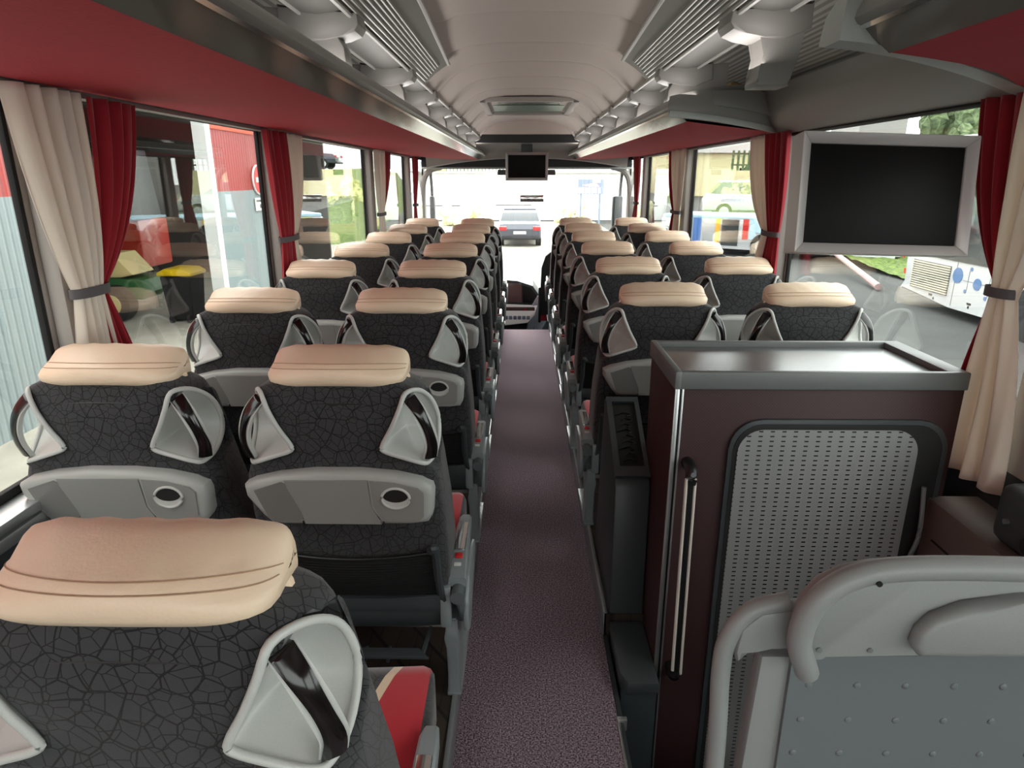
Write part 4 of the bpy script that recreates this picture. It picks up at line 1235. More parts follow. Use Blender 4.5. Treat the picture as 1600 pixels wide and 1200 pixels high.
bm = bmesh.new(); tube(bm, [(CX0 + 0.013, CY0 + 0.002, -0.70), (CX0 + 0.013, CY0 + 0.002, 0.927)], 0.0, 4) if False else box(bm, CX0 - 0.002, CX0 + 0.010, CY0 - 0.005, CY0 + 0.004, -0.72, 0.925, 0.002)
box(bm, CX0 + 0.016, CX0 + 0.021, CY0 - 0.004, CY0 + 0.004, -0.72, 0.925, 0.001)
finish('corner_trim', bm, 'alu', e, 30)
bm = bmesh.new(); box(bm, CX0 + 0.0105, CX0 + 0.0155, CY0 - 0.002, CY0 + 0.004, -0.72, 0.925); finish('corner_groove', bm, 'black', e, 0)
# rubber surround and perforated sheet
def rr_outline(x0, x1, z0, z1, rad, n=8, corners=(1, 1, 1, 1)):
    pts = []
    for (cx, cz, a0, on) in ((x0 + rad, z1 - rad, 90, corners[0]), (x0 + rad, z0 + rad, 180, corners[1]), (x1 - rad, z0 + rad, 270, corners[2]), (x1 - rad, z1 - rad, 0, corners[3])):
        for k in range(n + 1):
            a = R(a0 + 90 * k / n)
            pts.append((cx + rad * math.cos(a), cz + rad * math.sin(a)))
    return pts
bm = bmesh.new(); prism(bm, rr_outline(0.505, 1.085, -0.72, 0.842, 0.085), 'xz', CY0 - 0.010, CY0 - 0.0005, 0.003)
fr = finish('rubber_surround', bm, 'dark', e, 40)
bm = bmesh.new(); prism(bm, rr_outline(0.518, 1.07, -0.70, 0.829, 0.075), 'xz', CY0 - 0.0125, CY0 - 0.009, 0.001)
finish('inner_seal', bm, 'rubber', fr, 40)
bm = bmesh.new(); prism(bm, rr_outline(0.528, 1.005, -0.68, 0.815, 0.066, corners=(1, 1, 1, 1)), 'xz', CY0 - 0.0145, CY0 - 0.012, 0.0)
finish('perforated_sheet', bm, 'perf', e, 40)
bm = bmesh.new()
for z in (0.14, 0.165): cyl(bm, (0.575 + (0.165 - z) * 0.6, CY0 - 0.03, z - 0.02), (0.575 + (0.165 - z) * 0.6, CY0 - 0.013, z - 0.02), 0.016, n=18)
finish('rubber_buffer', bm, 'black', e, 30)
# grab bar on the cabinet front
g = empty('grab_bar', (0.40, CY0, 0.0), None, None); g.parent = e
for k in g.keys(): pass
pth = [(-0.003, -0.055, 0.695), (0.000, -0.055, 0.40), (0.004, -0.055, 0.075)]
bm = bmesh.new(); tube(bm, pth, 0.0135, 16, up=Vector((0, 1, 0))); finish('bar', bm, 'black', g, 60)
for dx in (-0.0115, 0.0115):
    bm = bmesh.new(); tube(bm, [(p[0] + dx, p[1] - 0.0080, p[2]) for p in pth], 0.0048, 8, up=Vector((0, 1, 0))); finish('bright_strip', bm, 'strip', g, 60)
for z, y2 in ((0.705, 0), (0.065, 0)):
    bm = bmesh.new(); tube(bm, cr([(0, 0.0, z + 0.01 if z > 0.5 else z - 0.01), (0, -0.03, z + 0.012 if z > 0.5 else z - 0.012), (0, -0.055, z + 0.004 if z > 0.5 else z - 0.002), (0, -0.055, z - 0.025 if z > 0.5 else z + 0.02)], 4), 0.0165, 12)
    m_ = finish('end_fitting', bm, 'black', g, 60)
    if z > 0.5:
        bm = bmesh.new(); cyl(bm, (0, -0.074, z + 0.006), (0, -0.055, z + 0.006), 0.007, n=12); finish('screw', bm, 'silver', m_, 40)

# magazine bin between aisle and cabinet
e = empty('waste_bin', (0, 0, 0), 'tall dark grey bin with sloping open top between aisle and cabinet', 'bin')
bm = bmesh.new()
x0, x1 = 0.243, 0.352
# shell: side profile in yz, solid below the sloping mouth
prof = [(1.86, 0.05), (2.30, 0.05), (2.30, 0.20), (2.21, 0.71), (2.185, 0.715), (1.895, 0.56), (1.875, 0.53)]
prism(bm, prof, 'yz', x0, x1, 0.006)
finish('bin_body', bm, 'dark', e, 40)
# mouth: frame and a flat sheet painted dark for the shaded inside
a = Vector((0, 1.895, 0.563)); b = Vector((0, 2.185, 0.718)); dr = (b - a).normalized(); nn = Vector((0, -dr.z, dr.y))
def slope_quad(bm, xa, xb, ta, tb, h0, h1, bev=0.002):
    P = []
    for h in (h0, h1):
        for (x, t) in ((xa, ta), (xb, ta), (xb, tb), (xa, tb)):
            q = a + (b - a) * t + nn * h; P.append((x, q.y, q.z))
    hexa(bm, P)
bm = bmesh.new()
for (xa, xb, ta, tb) in ((x0, x1, -0.03, 0.09), (x0, x1, 0.93, 1.0), (x0, x0 + 0.018, 0.06, 0.95), (x1 - 0.014, x1, 0.06, 0.95)):
    slope_quad(bm, xa, xb, ta, tb, -0.002, 0.012)
finish('mouth_rim', bm, 'dark', e, 30)
bm = bmesh.new(); slope_quad(bm, x0 + 0.016, x1 - 0.012, 0.08, 0.94, -0.001, 0.0015); finish('opening_shade', bm, 'hole', e, 0)
bm = bmesh.new()
for k in range(9):
    t = 0.16 + k * 0.075; q = a + (b - a) * t + nn * 0.006
    tube(bm, cr([(x0 + 0.035 + 0.012 * math.sin(k * 2.1), q.y, q.z), (x0 + 0.055, q.y + 0.012, q.z + 0.004), (x0 + 0.075 + 0.006 * math.cos(k * 1.7), q.y + 0.002, q.z), (x0 + 0.06, q.y - 0.012, q.z)], 4), 0.0022, 6)
o = finish('coiled_cord', bm, 'hole', e, 60)
# ledge below the bin
bm = bmesh.new(); prism(bm, [(0.243, 1.62), (0.262, 1.575), (0.353, 1.575), (0.353, 1.858), (0.243, 1.858)], 'xy', 0.02, 0.06, 0.006)
box(bm, 0.248, 0.352, 1.60, 1.858, -0.74, 0.02)
o = finish('ledge', bm, 'dark'); tag(o, 'dark ledge on the platform in front of the tall bin', 'ledge')
bm = bmesh.new(); box(bm, 0.222, 0.25, 1.49, 1.505, -0.03, 0.008, 0.002); box(bm, 0.222, 0.229, 0.72, 1.49, -0.05, 0.004, 0.001)
o = finish('step_edge', bm, 'alu'); tag(o, 'bright step edge at the carpet beside the stairwell', 'step edge')

# brown ledge by the rear door, cable, door box
bm = bmesh.new(); box(bm, 1.06, 1.20, 0.2, 1.66, -0.70, 0.62, 0.004); struct('trim_31', bm, 'brown', 30)
bm = bmesh.new(); box(bm, 1.056, 1.062, 0.2, 1.60, 0.515, 0.519); struct('trim_32', bm, 'black', 0)
bm = bmesh.new(); tube(bm, cr([(1.03, 1.63, 0.66), (1.035, 1.62, 0.52), (1.02, 1.63, 0.40), (1.0, 1.64, 0.1), (1.0, 1.64, -0.4)], 6), 0.006, 8)
tag(finish('cable', bm, 'silver'), 'grey cable running down the wall beside the cabinet', 'cable')
e = empty('door_handle_box', (1.13, 1.33, 0.62), 'dark rounded control box on the ledge at the right edge', 'control box')
bm = bmesh.new(); box(bm, -0.05, 0.06, -0.12, 0.12, 0.0, 0.15, 0.03, seg=3); finish('housing', bm, 'dark', e)
bm = bmesh.new(); cyl(bm, (-0.06, 0.06, 0.07), (-0.05, 0.06, 0.07), 0.006, n=12); finish('screw', bm, 'silver', e)
bm = bmesh.new(); cyl(bm, (-0.062, -0.02, 0.05), (-0.05, -0.02, 0.05), 0.02, n=16); finish('lock', bm, 'black', e)

# =================================================================== GREY MOULDED SEAT SHELL (bottom right)
e = empty('folded_seat_shell', (0, 0.60, 0.085), 'grey moulded seat back shell with hinged lip at the bottom right', 'seat back')
def q(z): return z - 0.085
bm = bmesh.new()
outer = cr([(0.184, 0.10), (0.184, 0.50), (0.181, 0.80), (0.176, 0.92), (0.181, 0.968), (0.203, 1.002), (0.24, 1.014)], 6)
path = [Vector((p[0], 0.02, q(p[1]))) for p in outer]
tube(bm, path, 0.0105, 14, up=Vector((0, 1, 0)))
finish('side_loop', bm, 'shell', e, 60)
bm = bmesh.new()
prism(bm, [(0.186, q(0.955)), (0.190, q(0.985)), (0.21, q(1.005)), (0.26, q(1.012)), (0.26, q(0.955)), (0.225, q(0.968)), (0.203, q(0.962)), (0.190, q(0.940))], 'xz', 0.008, 0.034, 0.008)
prism(bm, [(0.215, q(0.95)), (0.262, q(0.95)), (0.262, q(0.30)), (0.205, q(0.30)), (0.208, q(0.75))], 'xz', 0.010, 0.034, 0.006)
box(bm, 0.19, 0.22, 0.008, 0.034, 0.0, q(0.32), 0.006)
box(bm, 0.64, 0.72, 0.008, 0.05, 0.0, q(0.9), 0.006)
finish('side_frame', bm, 'shell', e, 40)
bm = bmesh.new(); NXD, NZD = 34, 40; grid = []
for j in range(NZD + 1):
    row = []
    for i in range(NXD + 1):
        x = lerp(0.246, 0.70, i / NXD); z = lerp(0.30, 0.972, j / NZD)
        row.append(bm.verts.new((x, 0.004, q(z))))
    grid.append(row)
for j in range(NZD):
    for i in range(NXD): bm.faces.new((grid[j][i], grid[j][i + 1], grid[j + 1][i + 1], grid[j + 1][i]))
rr_ = bmesh.ops.extrude_face_region(bm, geom=bm.faces[:])
for g_ in rr_['geom']:
    if isinstance(g_, bmesh.types.BMVert): g_.co.y += 0.014
pn = finish('dimpled_panel', bm, 'shellpanel', e, 40)
bm = bmesh.new()
for r_ in range(6):
    for c_ in range(8):
        x = 0.268 + c_ * 0.053 - 0.003 * r_; z = 0.918 - r_ * 0.047
        bmesh.ops.create_uvsphere(bm, u_segments=12, v_segments=6, radius=0.0042, matrix=Matrix.Translation((x, 0.004, q(z))) @ Matrix.Diagonal((1, 0.35, 1, 1)))
finish('dimple_row', bm, 'shellpanel', pn, 80)
bm = bmesh.new()
lip = [(0.246, 0.968), (0.240, 0.985), (0.240, 1.005), (0.247, 1.030), (0.262, 1.052), (0.285, 1.066), (0.315, 1.073), (0.36, 1.074), (0.50, 1.071), (0.70, 1.068), (0.70, 0.978), (0.268, 0.978), (0.262, 0.972), (0.258, 0.962), (0.250, 0.960)]
prism(bm, [(x, q(z)) for x, z in lip], 'xz', -0.016, 0.016, 0.011, seg=4)
lp = finish('hinged_lip', bm, 'shell', e, 45)
# raised roll along the lip's edge
bm = bmesh.new()
tube(bm, cr([(0.256, -0.012, q(0.948)), (0.250, -0.016, q(0.962)), (0.240, -0.018, q(0.990)), (0.243, -0.018, q(1.022)), (0.258, -0.018, q(1.050)), (0.285, -0.016, q(1.068)), (0.325, -0.014, q(1.076)), (0.40, -0.012, q(1.077)), (0.55, -0.012, q(1.074)), (0.70, -0.012, q(1.071))], 5), [0.005] + [0.0125] * 60, 12, up=Vector((0, 1, 0)))
finish('rolled_edge', bm, 'shell', lp, 60)
bm = bmesh.new()
bl = [(0.358, 0.984), (0.350, 0.996), (0.353, 1.014), (0.366, 1.030), (0.396, 1.044), (0.45, 1.052), (0.55, 1.055), (0.70, 1.055), (0.70, 0.984)]
prism(bm, [(x, q(z)) for x, z in bl], 'xz', -0.034, -0.012, 0.009, seg=3)
finish('lip_bulge', bm, 'shell', lp, 45)
bm = bmesh.new(); cyl(bm, (0.305, -0.0285, q(1.068)), (0.305, -0.020, q(1.068)), 0.003, n=12)
finish('screw_hole', bm, 'black', lp, 40)
bm = bmesh.new()
for k in range(22): box(bm, 0.262 + k * 0.0036, 0.2642 + k * 0.0036, -0.004, 0.006, q(0.975), q(0.985))
box(bm, 0.255, 0.368, 0.0, 0.004, q(0.972), q(0.988))
finish('hinge', bm, 'black', e, 0)
bm = bmesh.new()
for x, z in ((0.250, 0.962), (0.256, 0.972), (0.262, 0.981), (0.315, 0.981)): cyl(bm, (x, -0.018, q(z)), (x, -0.002, q(z)), 0.003, n=10)
finish('hinge_screws', bm, 'silver', e, 40)

# =================================================================== OUTSIDE
GZ = -1.30
M['asphalt'] = plain('grey_asphalt', srgb(56, 58, 57), 0.9, noise=0.16, nscale=1.3)
M['concrete'] = plain('pale_yard_concrete', srgb(150, 146, 134), 0.9, noise=0.12, nscale=2.5)
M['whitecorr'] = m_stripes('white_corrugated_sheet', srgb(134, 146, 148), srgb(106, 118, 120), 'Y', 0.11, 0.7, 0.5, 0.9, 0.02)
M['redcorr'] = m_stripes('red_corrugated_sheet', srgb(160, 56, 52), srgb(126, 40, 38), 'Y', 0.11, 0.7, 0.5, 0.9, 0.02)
M['orange'] = plain('orange_fascia', srgb(200, 76, 44), 0.6)
M['pwall'] = plain('pale_painted_wall', srgb(132, 146, 148), 0.8)
M['whitewall'] = plain('white_render', srgb(226, 228, 226), 0.8)
M['garage'] = plain('dark_garage_inside', srgb(70, 66, 62), 0.9)
M['truckred'] = plain('red_truck_paint', srgb(176, 44, 30), 0.35, coat=0.4)
M['jdgreen'] = plain('mower_green', srgb(52, 104, 58), 0.45)
M['jdyellow'] = plain('faded_cream_yellow', srgb(214, 196, 134), 0.5)
M['binyellow'] = plain('bin_lid_yellow', srgb(232, 196, 20), 0.4)
M['grass'] = m_foliage('grass_green', srgb(48, 70, 22), srgb(112, 132, 54), 9)
M['leaf'] = m_foliage('leaf_green', srgb(58, 74, 48), srgb(118, 134, 96), 6)
M['leafy'] = m_foliage('leaf_yellow_green', srgb(150, 160, 90), srgb(226, 228, 160), 3)
M['leafpale'] = m_foliage('pale_yellow_leaves', srgb(205, 204, 160), srgb(238, 236, 200), 3)
M['carwhite'] = plain('white_car_paint', srgb(190, 192, 194), 0.25, coat=0.6)
M['carblack'] = plain('dark_car_paint', srgb(56, 60, 72), 0.25, coat=0.6)
M['carglass'] = plain('dark_car_glass', srgb(36, 44, 50), 0.08, spec=0.8)
M['tail'] = plain('red_lamp', srgb(196, 40, 40), 0.3)
M['blue'] = plain('blue_paint', srgb(40, 110, 190), 0.4)
M['lblue'] = plain('pale_blue_paint', srgb(170, 206, 226), 0.4)
M['dotblue'] = plain('slate_blue_print', srgb(84, 116, 160), 0.5)
M['yel'] = plain('amber_paint', srgb(236, 176, 36), 0.4)
M['cream'] = plain('cream_render', srgb(226, 214, 170), 0.8)

bm = bmesh.new(); box(bm, -60, 60, -25, 90, GZ - 0.2, GZ); struct('ground', bm, 'asphalt', 0)
bm = bmesh.new(); box(bm, -18, -2.2, -10, 19, GZ, GZ + 0.015); o = struct('ground_left', bm, 'concrete', 0)
bm = bmesh.new(); box(bm, -14, 4.6, 16, 44, GZ, GZ + 0.02); struct('ground_front', bm, 'concrete', 0)

# ---- workshop building on the left
e = empty('workshop_building', (-5.6, 6.0, GZ), 'workshop with red and white corrugated walls and an open bay, left of the coach', 'building')
def g(z): return z - GZ
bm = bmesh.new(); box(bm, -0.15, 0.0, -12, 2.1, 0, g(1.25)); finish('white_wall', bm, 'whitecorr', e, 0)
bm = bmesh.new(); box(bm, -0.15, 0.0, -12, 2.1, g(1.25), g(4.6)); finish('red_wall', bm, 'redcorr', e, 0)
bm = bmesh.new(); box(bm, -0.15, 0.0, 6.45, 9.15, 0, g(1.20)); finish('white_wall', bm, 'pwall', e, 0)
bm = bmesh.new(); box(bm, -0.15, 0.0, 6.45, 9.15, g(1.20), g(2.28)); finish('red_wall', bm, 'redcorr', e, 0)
bm = bmesh.new(); box(bm, -0.15, 0.02, 6.45, 9.15, g(2.28), g(3.4)); finish('orange_band', bm, 'orange', e, 0)
bm = bmesh.new(); box(bm, -0.20, 0.03, 6.25, 6.45, 0, g(3.2)); box(bm, -0.2, 0.03, 9.10, 9.16, 0, g(3.4)); finish('door_jamb', bm, 'whitewall', e, 0)
bm = bmesh.new(); box(bm, -0.15, 0.0, 2.1, 6.4, g(3.0), g(4.6)); finish('lintel', bm, 'orange', e, 0)
bm = bmesh.new()
box(bm, -9, -8.9, 0.9, 14, 0, g(3.5)); box(bm, -9, -0.15, 0.85, 0.9, 0, g(3.5)); box(bm, -9, -0.15, 14, 14.1, 0, g(3.5)); box(bm, -9, 0, -12, 14.1, g(3.4), g(3.5))
finish('inner_walls', bm, 'garage', e, 0)
# no-entry sign
e = empty('no_entry_sign', (-5.58, 14.45, 1.40), 'round red and white no entry sign on the workshop wall', 'sign')
bm = bmesh.new(); cyl(bm, (0, 0, 0), (0.03, 0, 0), 0.30, n=32); finish('disc', bm, 'white', e, 40)
bm = bmesh.new(); cyl(bm, (0.03, 0, 0), (0.04, 0, 0), 0.275, n=32); finish('red_face', bm, 'redbtn', e, 40)
bm = bmesh.new(); box(bm, 0.04, 0.05, -0.2, 0.2, -0.05, 0.05); finish('white_bar', bm, 'white', e, 0)
bm = bmesh.new(); box(bm, 0.0, 0.02, -0.28, 0.28, -0.62, -0.36); pl = finish('notice_plate', bm, 'white', e, 0)
bm = bmesh.new()
for k in range(7): box(bm, 0.02, 0.024, -0.24 + k * 0.07, -0.19 + k * 0.07, -0.44, -0.40)
for k in range(2): box(bm, 0.02, 0.024, -0.07 + k * 0.09, -0.02 + k * 0.09, -0.57, -0.49)
finish('small_print', bm, 'black', pl, 0)
# ---- red lorry inside the bay
e = empty('red_lorry', (-10.6, 14.6, GZ), 'red lorry standing inside the dark workshop bay', 'lorry')
bm = bmesh.new(); box(bm, -1.5, 2.6, -0.6, 0.6, 0.9, 1.9, 0.05); finish('lower_body', bm, 'truckred', e)
bm = bmesh.new(); prism(bm, [(-1.5, 1.9), (2.5, 1.9), (2.35, 3.3), (-1.5, 3.3)], 'xz', -0.6, 0.6, 0.05); finish('cab', bm, 'dark', e)
bm = bmesh.new(); prism(bm, [(-1.2, 2.05), (0.4, 2.05), (0.4, 3.0), (-1.2, 3.0)], 'xz', -0.63, -0.6); prism(bm, [(0.7, 2.05), (2.2, 2.05), (2.1, 3.0), (0.7, 3.0)], 'xz', -0.63, -0.6); finish('cab_window', bm, 'carglass', e)
for x in (-0.7, 1.6):
    bm = bmesh.new(); cyl(bm, (x, -0.7, 0.48), (x, -0.3, 0.48), 0.48, n=24); finish('wheel', bm, 'rubber', e, 40)
# ---- ride-on mower
e = empty('ride_on_mower', (-8.35, 13.35, GZ), 'small green and cream utility mower parked in the workshop bay', 'mower')
bm = bmesh.new(); prism(bm, [(-1.2, 0.42), (0.75, 0.42), (0.85, 0.55), (0.80, 0.80), (0.2, 0.86), (-1.2, 0.86)], 'xz', -0.35, 0.45, 0.03); finish('chassis', bm, 'jdgreen', e)
bm = bmesh.new(); prism(bm, [(-1.2, 0.86), (0.42, 0.86), (0.68, 0.92), (0.35, 1.32), (-1.2, 1.32)], 'xz', -0.40, 0.42, 0.04); finish('bodywork', bm, 'jdyellow', e)
bm = bmesh.new(); box(bm, -1.0, -0.38, -0.42, -0.39, 0.90, 1.24, 0.01); finish('side_grille', bm, 'carglass', e)
bm = bmesh.new(); box(bm, -0.02, 0.10, -0.42, -0.395, 1.14, 1.28); finish('warning_label', bm, 'orange', e)
bm = bmesh.new(); box(bm, -1.1, 0.1, -0.3, 0.3, 1.32, 1.36, 0.01); box(bm, -0.9, -0.1, -0.2, 0.2, 1.36, 1.62, 0.03); finish('seat', bm, 'black', e)
bm = bmesh.new()
for k in range(5): tube(bm, [(-0.75 + k * 0.09, -0.22, 1.38), (-0.55 + k * 0.09, -0.20, 1.68)], 0.018, 6)
finish('levers', bm, 'slat', e)
for x, r_ in ((-0.95, 0.36), (0.28, 0.36)):
    bm = bmesh.new(); cyl(bm, (x, -0.62, r_), (x, -0.30, r_), r_, n=28)
    bmesh.ops.bevel(bm, geom=[ed for ed in bm.edges if ed.calc_face_angle(0) > 1.2], offset=0.05, segments=3, affect='EDGES')
    w = finish('wheel', bm, 'rubber', e, 40)
    bm = bmesh.new(); cyl(bm, (x, -0.635, r_), (x, -0.60, r_), r_ * 0.55, n=20); finish('hub', bm, 'jdyellow', w, 40)
# ---- wheelie bin
e = empty('wheelie_bin', (-6.75, 13.05, GZ), 'black wheelie bin with a bright yellow lid in the workshop bay', 'bin')
bm = bmesh.new(); hexa(bm, [(-0.33, -0.35, 0.08), (0.33, -0.35, 0.08), (0.33, 0.35, 0.08), (-0.33, 0.35, 0.08), (-0.42, -0.42, 1.08), (0.42, -0.42, 1.08), (0.42, 0.42, 1.08), (-0.42, 0.42, 1.08)])
bmesh.ops.bevel(bm, geom=bm.edges[:], offset=0.03, segments=2, affect='EDGES'); finish('bin_body', bm, 'rubber', e)
bm = bmesh.new(); prism(bm, [(-0.46, 1.08), (0.46, 1.08), (0.46, 1.14), (0.30, 1.22), (-0.25, 1.24), (-0.46, 1.15)], 'xz', -0.46, 0.46, 0.02); l_ = finish('lid', bm, 'binyellow', e); e.scale = (0.72, 0.72, 0.86)
bm = bmesh.new(); box(bm, -0.22, -0.02, -0.49, -0.45, 1.10, 1.20, 0.02); finish('lid_grip', bm, 'binyellow', l_)
for x in (-0.22, 0.26):
    bm = bmesh.new(); cyl(bm, (x - 0.04, -0.42, 0.10), (x + 0.04, -0.42, 0.10), 0.10, n=20); w = finish('wheel', bm, 'rubber', e, 40)

# ---- cars
def car(name, loc, rz, paint, label, scale=1.0, suv=True):
    e = empty(name, loc, label, 'car'); e.rotation_euler = (0, 0, rz); e.scale = (scale,) * 3
    W = 0.88
    low = [(-2.2, 0.35), (-2.25, 0.75), (-2.05, 0.95), (-1.1, 1.02), (2.0, 1.04), (2.15, 0.8), (2.18, 0.35)]
    bm = bmesh.new(); prism(bm, low, 'yz', -W, W, 0.08, seg=3); finish('car_body', bm, paint, e, 40)
    top = [(-1.2, 1.0), (-0.45, 1.48), (0.2, 1.56), (1.45, 1.52), (1.95, 1.02)] if suv else [(-1.1, 0.98), (-0.3, 1.36), (0.9, 1.38), (1.7, 1.02)]
    bm = bmesh.new(); rings = []
    for x, k in ((-W * 0.93, 0.0), (-W * 0.78, 1.0), (W * 0.78, 1.0), (W * 0.93, 0.0)):
        rings.append([(x, y * (0.97 if k else 1), lerp(1.0, z, k)) for y, z in top])
    # side glass house as a tapered block
    for rg in (): pass
    bm2 = bmesh.new()
    n = len(top)
    A = [bm2.verts.new((-W * (0.95 - 0.30 * (z - 1.0)), y, z)) for y, z in top]
    B = [bm2.verts.new((W * (0.95 - 0.30 * (z - 1.0)), y, z)) for y, z in top]
    bm2.faces.new(A); bm2.faces.new(B[::-1])
    for i in range(n): bm2.faces.new((A[i], A[(i + 1) % n], B[(i + 1) % n], B[i]))
    bm.free()
    gh = finish('glasshouse', bm2, 'carglass', e, 30)
    bm = bmesh.new()
    ty = [(y, z) for y, z in top if z > 1.2]
    prism(bm, [(ty[0][0] - 0.05, ty[0][1] - 0.02)] + [(y, z + 0.03) for y, z in ty] + [(ty[-1][0] + 0.05, ty[-1][1] - 0.02)], 'yz', -W * 0.80, W * 0.80, 0.02)
    finish('roof', bm, paint, gh, 40)
    for y in (-1.4, 1.35):
        for s in (-1, 1):
            bm = bmesh.new(); cyl(bm, (s * (W - 0.2), y, 0.33), (s * (W + 0.02), y, 0.33), 0.33, n=20); w = finish('wheel', bm, 'rubber', e, 40)
            bm = bmesh.new(); cyl(bm, (s * (W + 0.01), y, 0.33), (s * (W + 0.03), y, 0.33), 0.2, n=16); finish('hub', bm, 'alu', w, 40)
    bm = bmesh.new()
    for s in (-1, 1): box(bm, min(s * 0.55, s * 0.86), max(s * 0.55, s * 0.86), -2.27, -2.1, 0.70, 0.86, 0.02)
    finish('tail_lamps', bm, 'tail', e)
    bm = bmesh.new(); box(bm, -0.26, 0.26, -2.28, -2.2, 0.55, 0.66); finish('number_plate', bm, 'white', e, 0)
    bm = bmesh.new(); box(bm, -0.8, 0.8, -2.27, -2.1, 0.32, 0.46, 0.02); finish('bumper', bm, 'black', e)
    return e
car('dark_suv', (-0.13, 29.8, GZ), 0, 'carblack', 'dark car seen from behind straight ahead through the windscreen', 0.98)
car('white_car', (9.9, 29.5, -0.25), R(80), 'carwhite', 'white car parked on the bank outside the right windows', 1.0)
car('grey_car', (-14.2, 45.5, 1.95), R(90), 'carblack', 'small dark car parked on the hillside far outside the left windows', 1.0)
bm = bmesh.new(); prism(bm, [(26.0, GZ - 0.1), (27.5, -0.28), (60, 0.8), (60, GZ - 0.1)], 'yz', 7.6, 34.0); struct('ground_bank', bm, 'asphalt', 0)

# ---- colourful town bus
e = empty('town_bus', (8.3, 24.4, GZ), 'brightly painted town bus with yellow doors and blue panels outside the right windows', 'bus')
e.rotation_euler = (0, 0, math.atan2(21.2 - 25.2, 12.0 - 6.2))
def bpanel(nm, x0, x1, z0, z1, mat, y0=-0.02, y1=0.0):
    b = bmesh.new(); box(b, x0, x1, y0, y1, z0, z1); return finish(nm, b, mat, e, 0)
b = bmesh.new(); box(b, -3.6, 4.65, 0.0, 2.4, 0.28, 1.30, 0.06); finish('bus_body', b, 'carwhite', e)
b = bmesh.new(); box(b, -3.55, 4.6, 0.03, 2.37, 1.30, 1.42, 0.03); finish('roof', b, 'lblue', e)
for (x0, x1, z0, z1, mt) in ((-3.1, -2.75, 0.35, 1.3, 'leafy'), (-2.7, -2.35, 0.35, 1.3, 'lblue'), (-2.3, -2.0, 0.35, 1.3, 'blue'), (-1.45, -1.28, 0.35, 1.3, 'yel'), (-0.45, -0.25, 0.6, 1.3, 'tail'), (-0.2, 0.02, 0.6, 1.3, 'lblue'), (0.04, 0.5, 0.85, 1.3, 'lblue'), (0.56, 0.78, 0.35, 1.3, 'yel'), (2.05, 2.6, 0.45, 1.1, 'yel'), (2.7, 2.95, 0.45, 0.9, 'leaf'), (3.0, 3.3, 0.45, 1.1, 'tail'), (3.35, 3.95, 0.40, 1.0, 'jdyellow'), (4.0, 4.6, 0.45, 1.1, 'blue')):
    bpanel('livery_panel', x0, x1, z0, z1, mt)
bpanel('door', -1.22, -0.6, 0.35, 1.28, 'carglass')
b = bmesh.new(); cyl(b, (0.3, -0.06, 0.40), (0.3, 0.25, 0.40), 0.42, n=24); w = finish('wheel', b, 'rubber', e, 40)
b = bmesh.new(); cyl(b, (0.3, -0.09, 0.40), (0.3, -0.05, 0.40), 0.24, n=20); finish('hub', b, 'alu', w, 40)
bpanel('sill', -3.5, 4.5, 0.24, 0.34, 'carwhite', -0.03, 0.1)

# ---- white coach on the right
e = empty('white_coach', (8.7, 15.5, GZ), 'white coach with engine grille and blue dot print parked outside the right window', 'coach')
L = 11.5
b = bmesh.new()
prism(b, [(0.0, 0.32), (-0.25, 0.50), (-0.10, 1.10), (-0.05, 3.3), (-0.4, 3.55), (-L, 3.55), (-L, 0.2), (-1.9, 0.2)][::1], 'yz', 0.0, 2.4, 0.05)
finish('coach_body', b, 'carwhite', e, 30)
def cp_(nm, y0, y1, z0, z1, mat, d=0.015, parent=None, bev=0.0):
    b = bmesh.new(); box(b, -d, 0.0, -y1, -y0, z0, z1, bev); return finish(nm, b, mat, parent or e, 30)
cp_('side_windows', 0.05, L - 0.2, 1.14, 2.75, 'carglass', 0.02)
gr = cp_('engine_grille', 0.45, 1.78, 0.42, 1.02, 'carglass', 0.012)
for k in range(12):
    b = bmesh.new(); z = 0.44 + k * 0.049
    box(b, -0.04, -0.005, -1.78, -0.45 - max(0, (3 - k)) * 0.02, z, z + 0.026); finish('louvre', b, plain('louvre_cream', srgb(196, 190, 172), 0.5) if 'louv' not in M else M['louv'], gr, 0)
for y in (1.95, 3.15): cp_('panel_gap', y, y + 0.012, 0.25, 1.12, 'tie', 0.004)
cp_('tail_lamp', -0.02, 0.05, 1.0, 1.35, 'tail', 0.02); cp_('side_lamp', 0.12, 0.17, 0.66, 0.78, 'orange', 0.02)
for y, z, r_ in ((2.02, 0.87, 0.155), (2.64, 0.78, 0.115), (2.40, 1.04, 0.04), (2.32, 0.60, 0.04), (3.02, 0.98, 0.04), (2.93, 0.56, 0.04), (3.28, 0.74, 0.05)):
    b = bmesh.new(); cyl(b, (-0.008, -y, z), (0.0, -y, z), r_, n=24); finish('blue_dot', b, 'dotblue', e, 30)
cp_('dot_line', 2.2, 3.2, 0.795, 0.802, 'tie', 0.005); cp_('dot_line', 2.355, 2.362, 0.62, 1.0, 'tie', 0.005); cp_('dot_line', 2.97, 2.977, 0.58, 0.95, 'tie', 0.005)
cp_('small_icon', 1.18, 1.30, 0.335, 0.375, 'black', 0.006); cp_('small_icon', 1.34, 1.38, 0.27, 0.32, 'black', 0.006)
cp_('small_icon', 2.45, 2.57, 0.36, 0.40, 'black', 0.006); cp_('small_icon', 2.49, 2.53, 0.29, 0.34, 'black', 0.006)
for y in (4.2, 9.6):
    b = bmesh.new(); cyl(b, (-0.03, -y, 0.5), (0.3, -y, 0.5), 0.5, n=28); finish('wheel', b, 'rubber', e, 40)
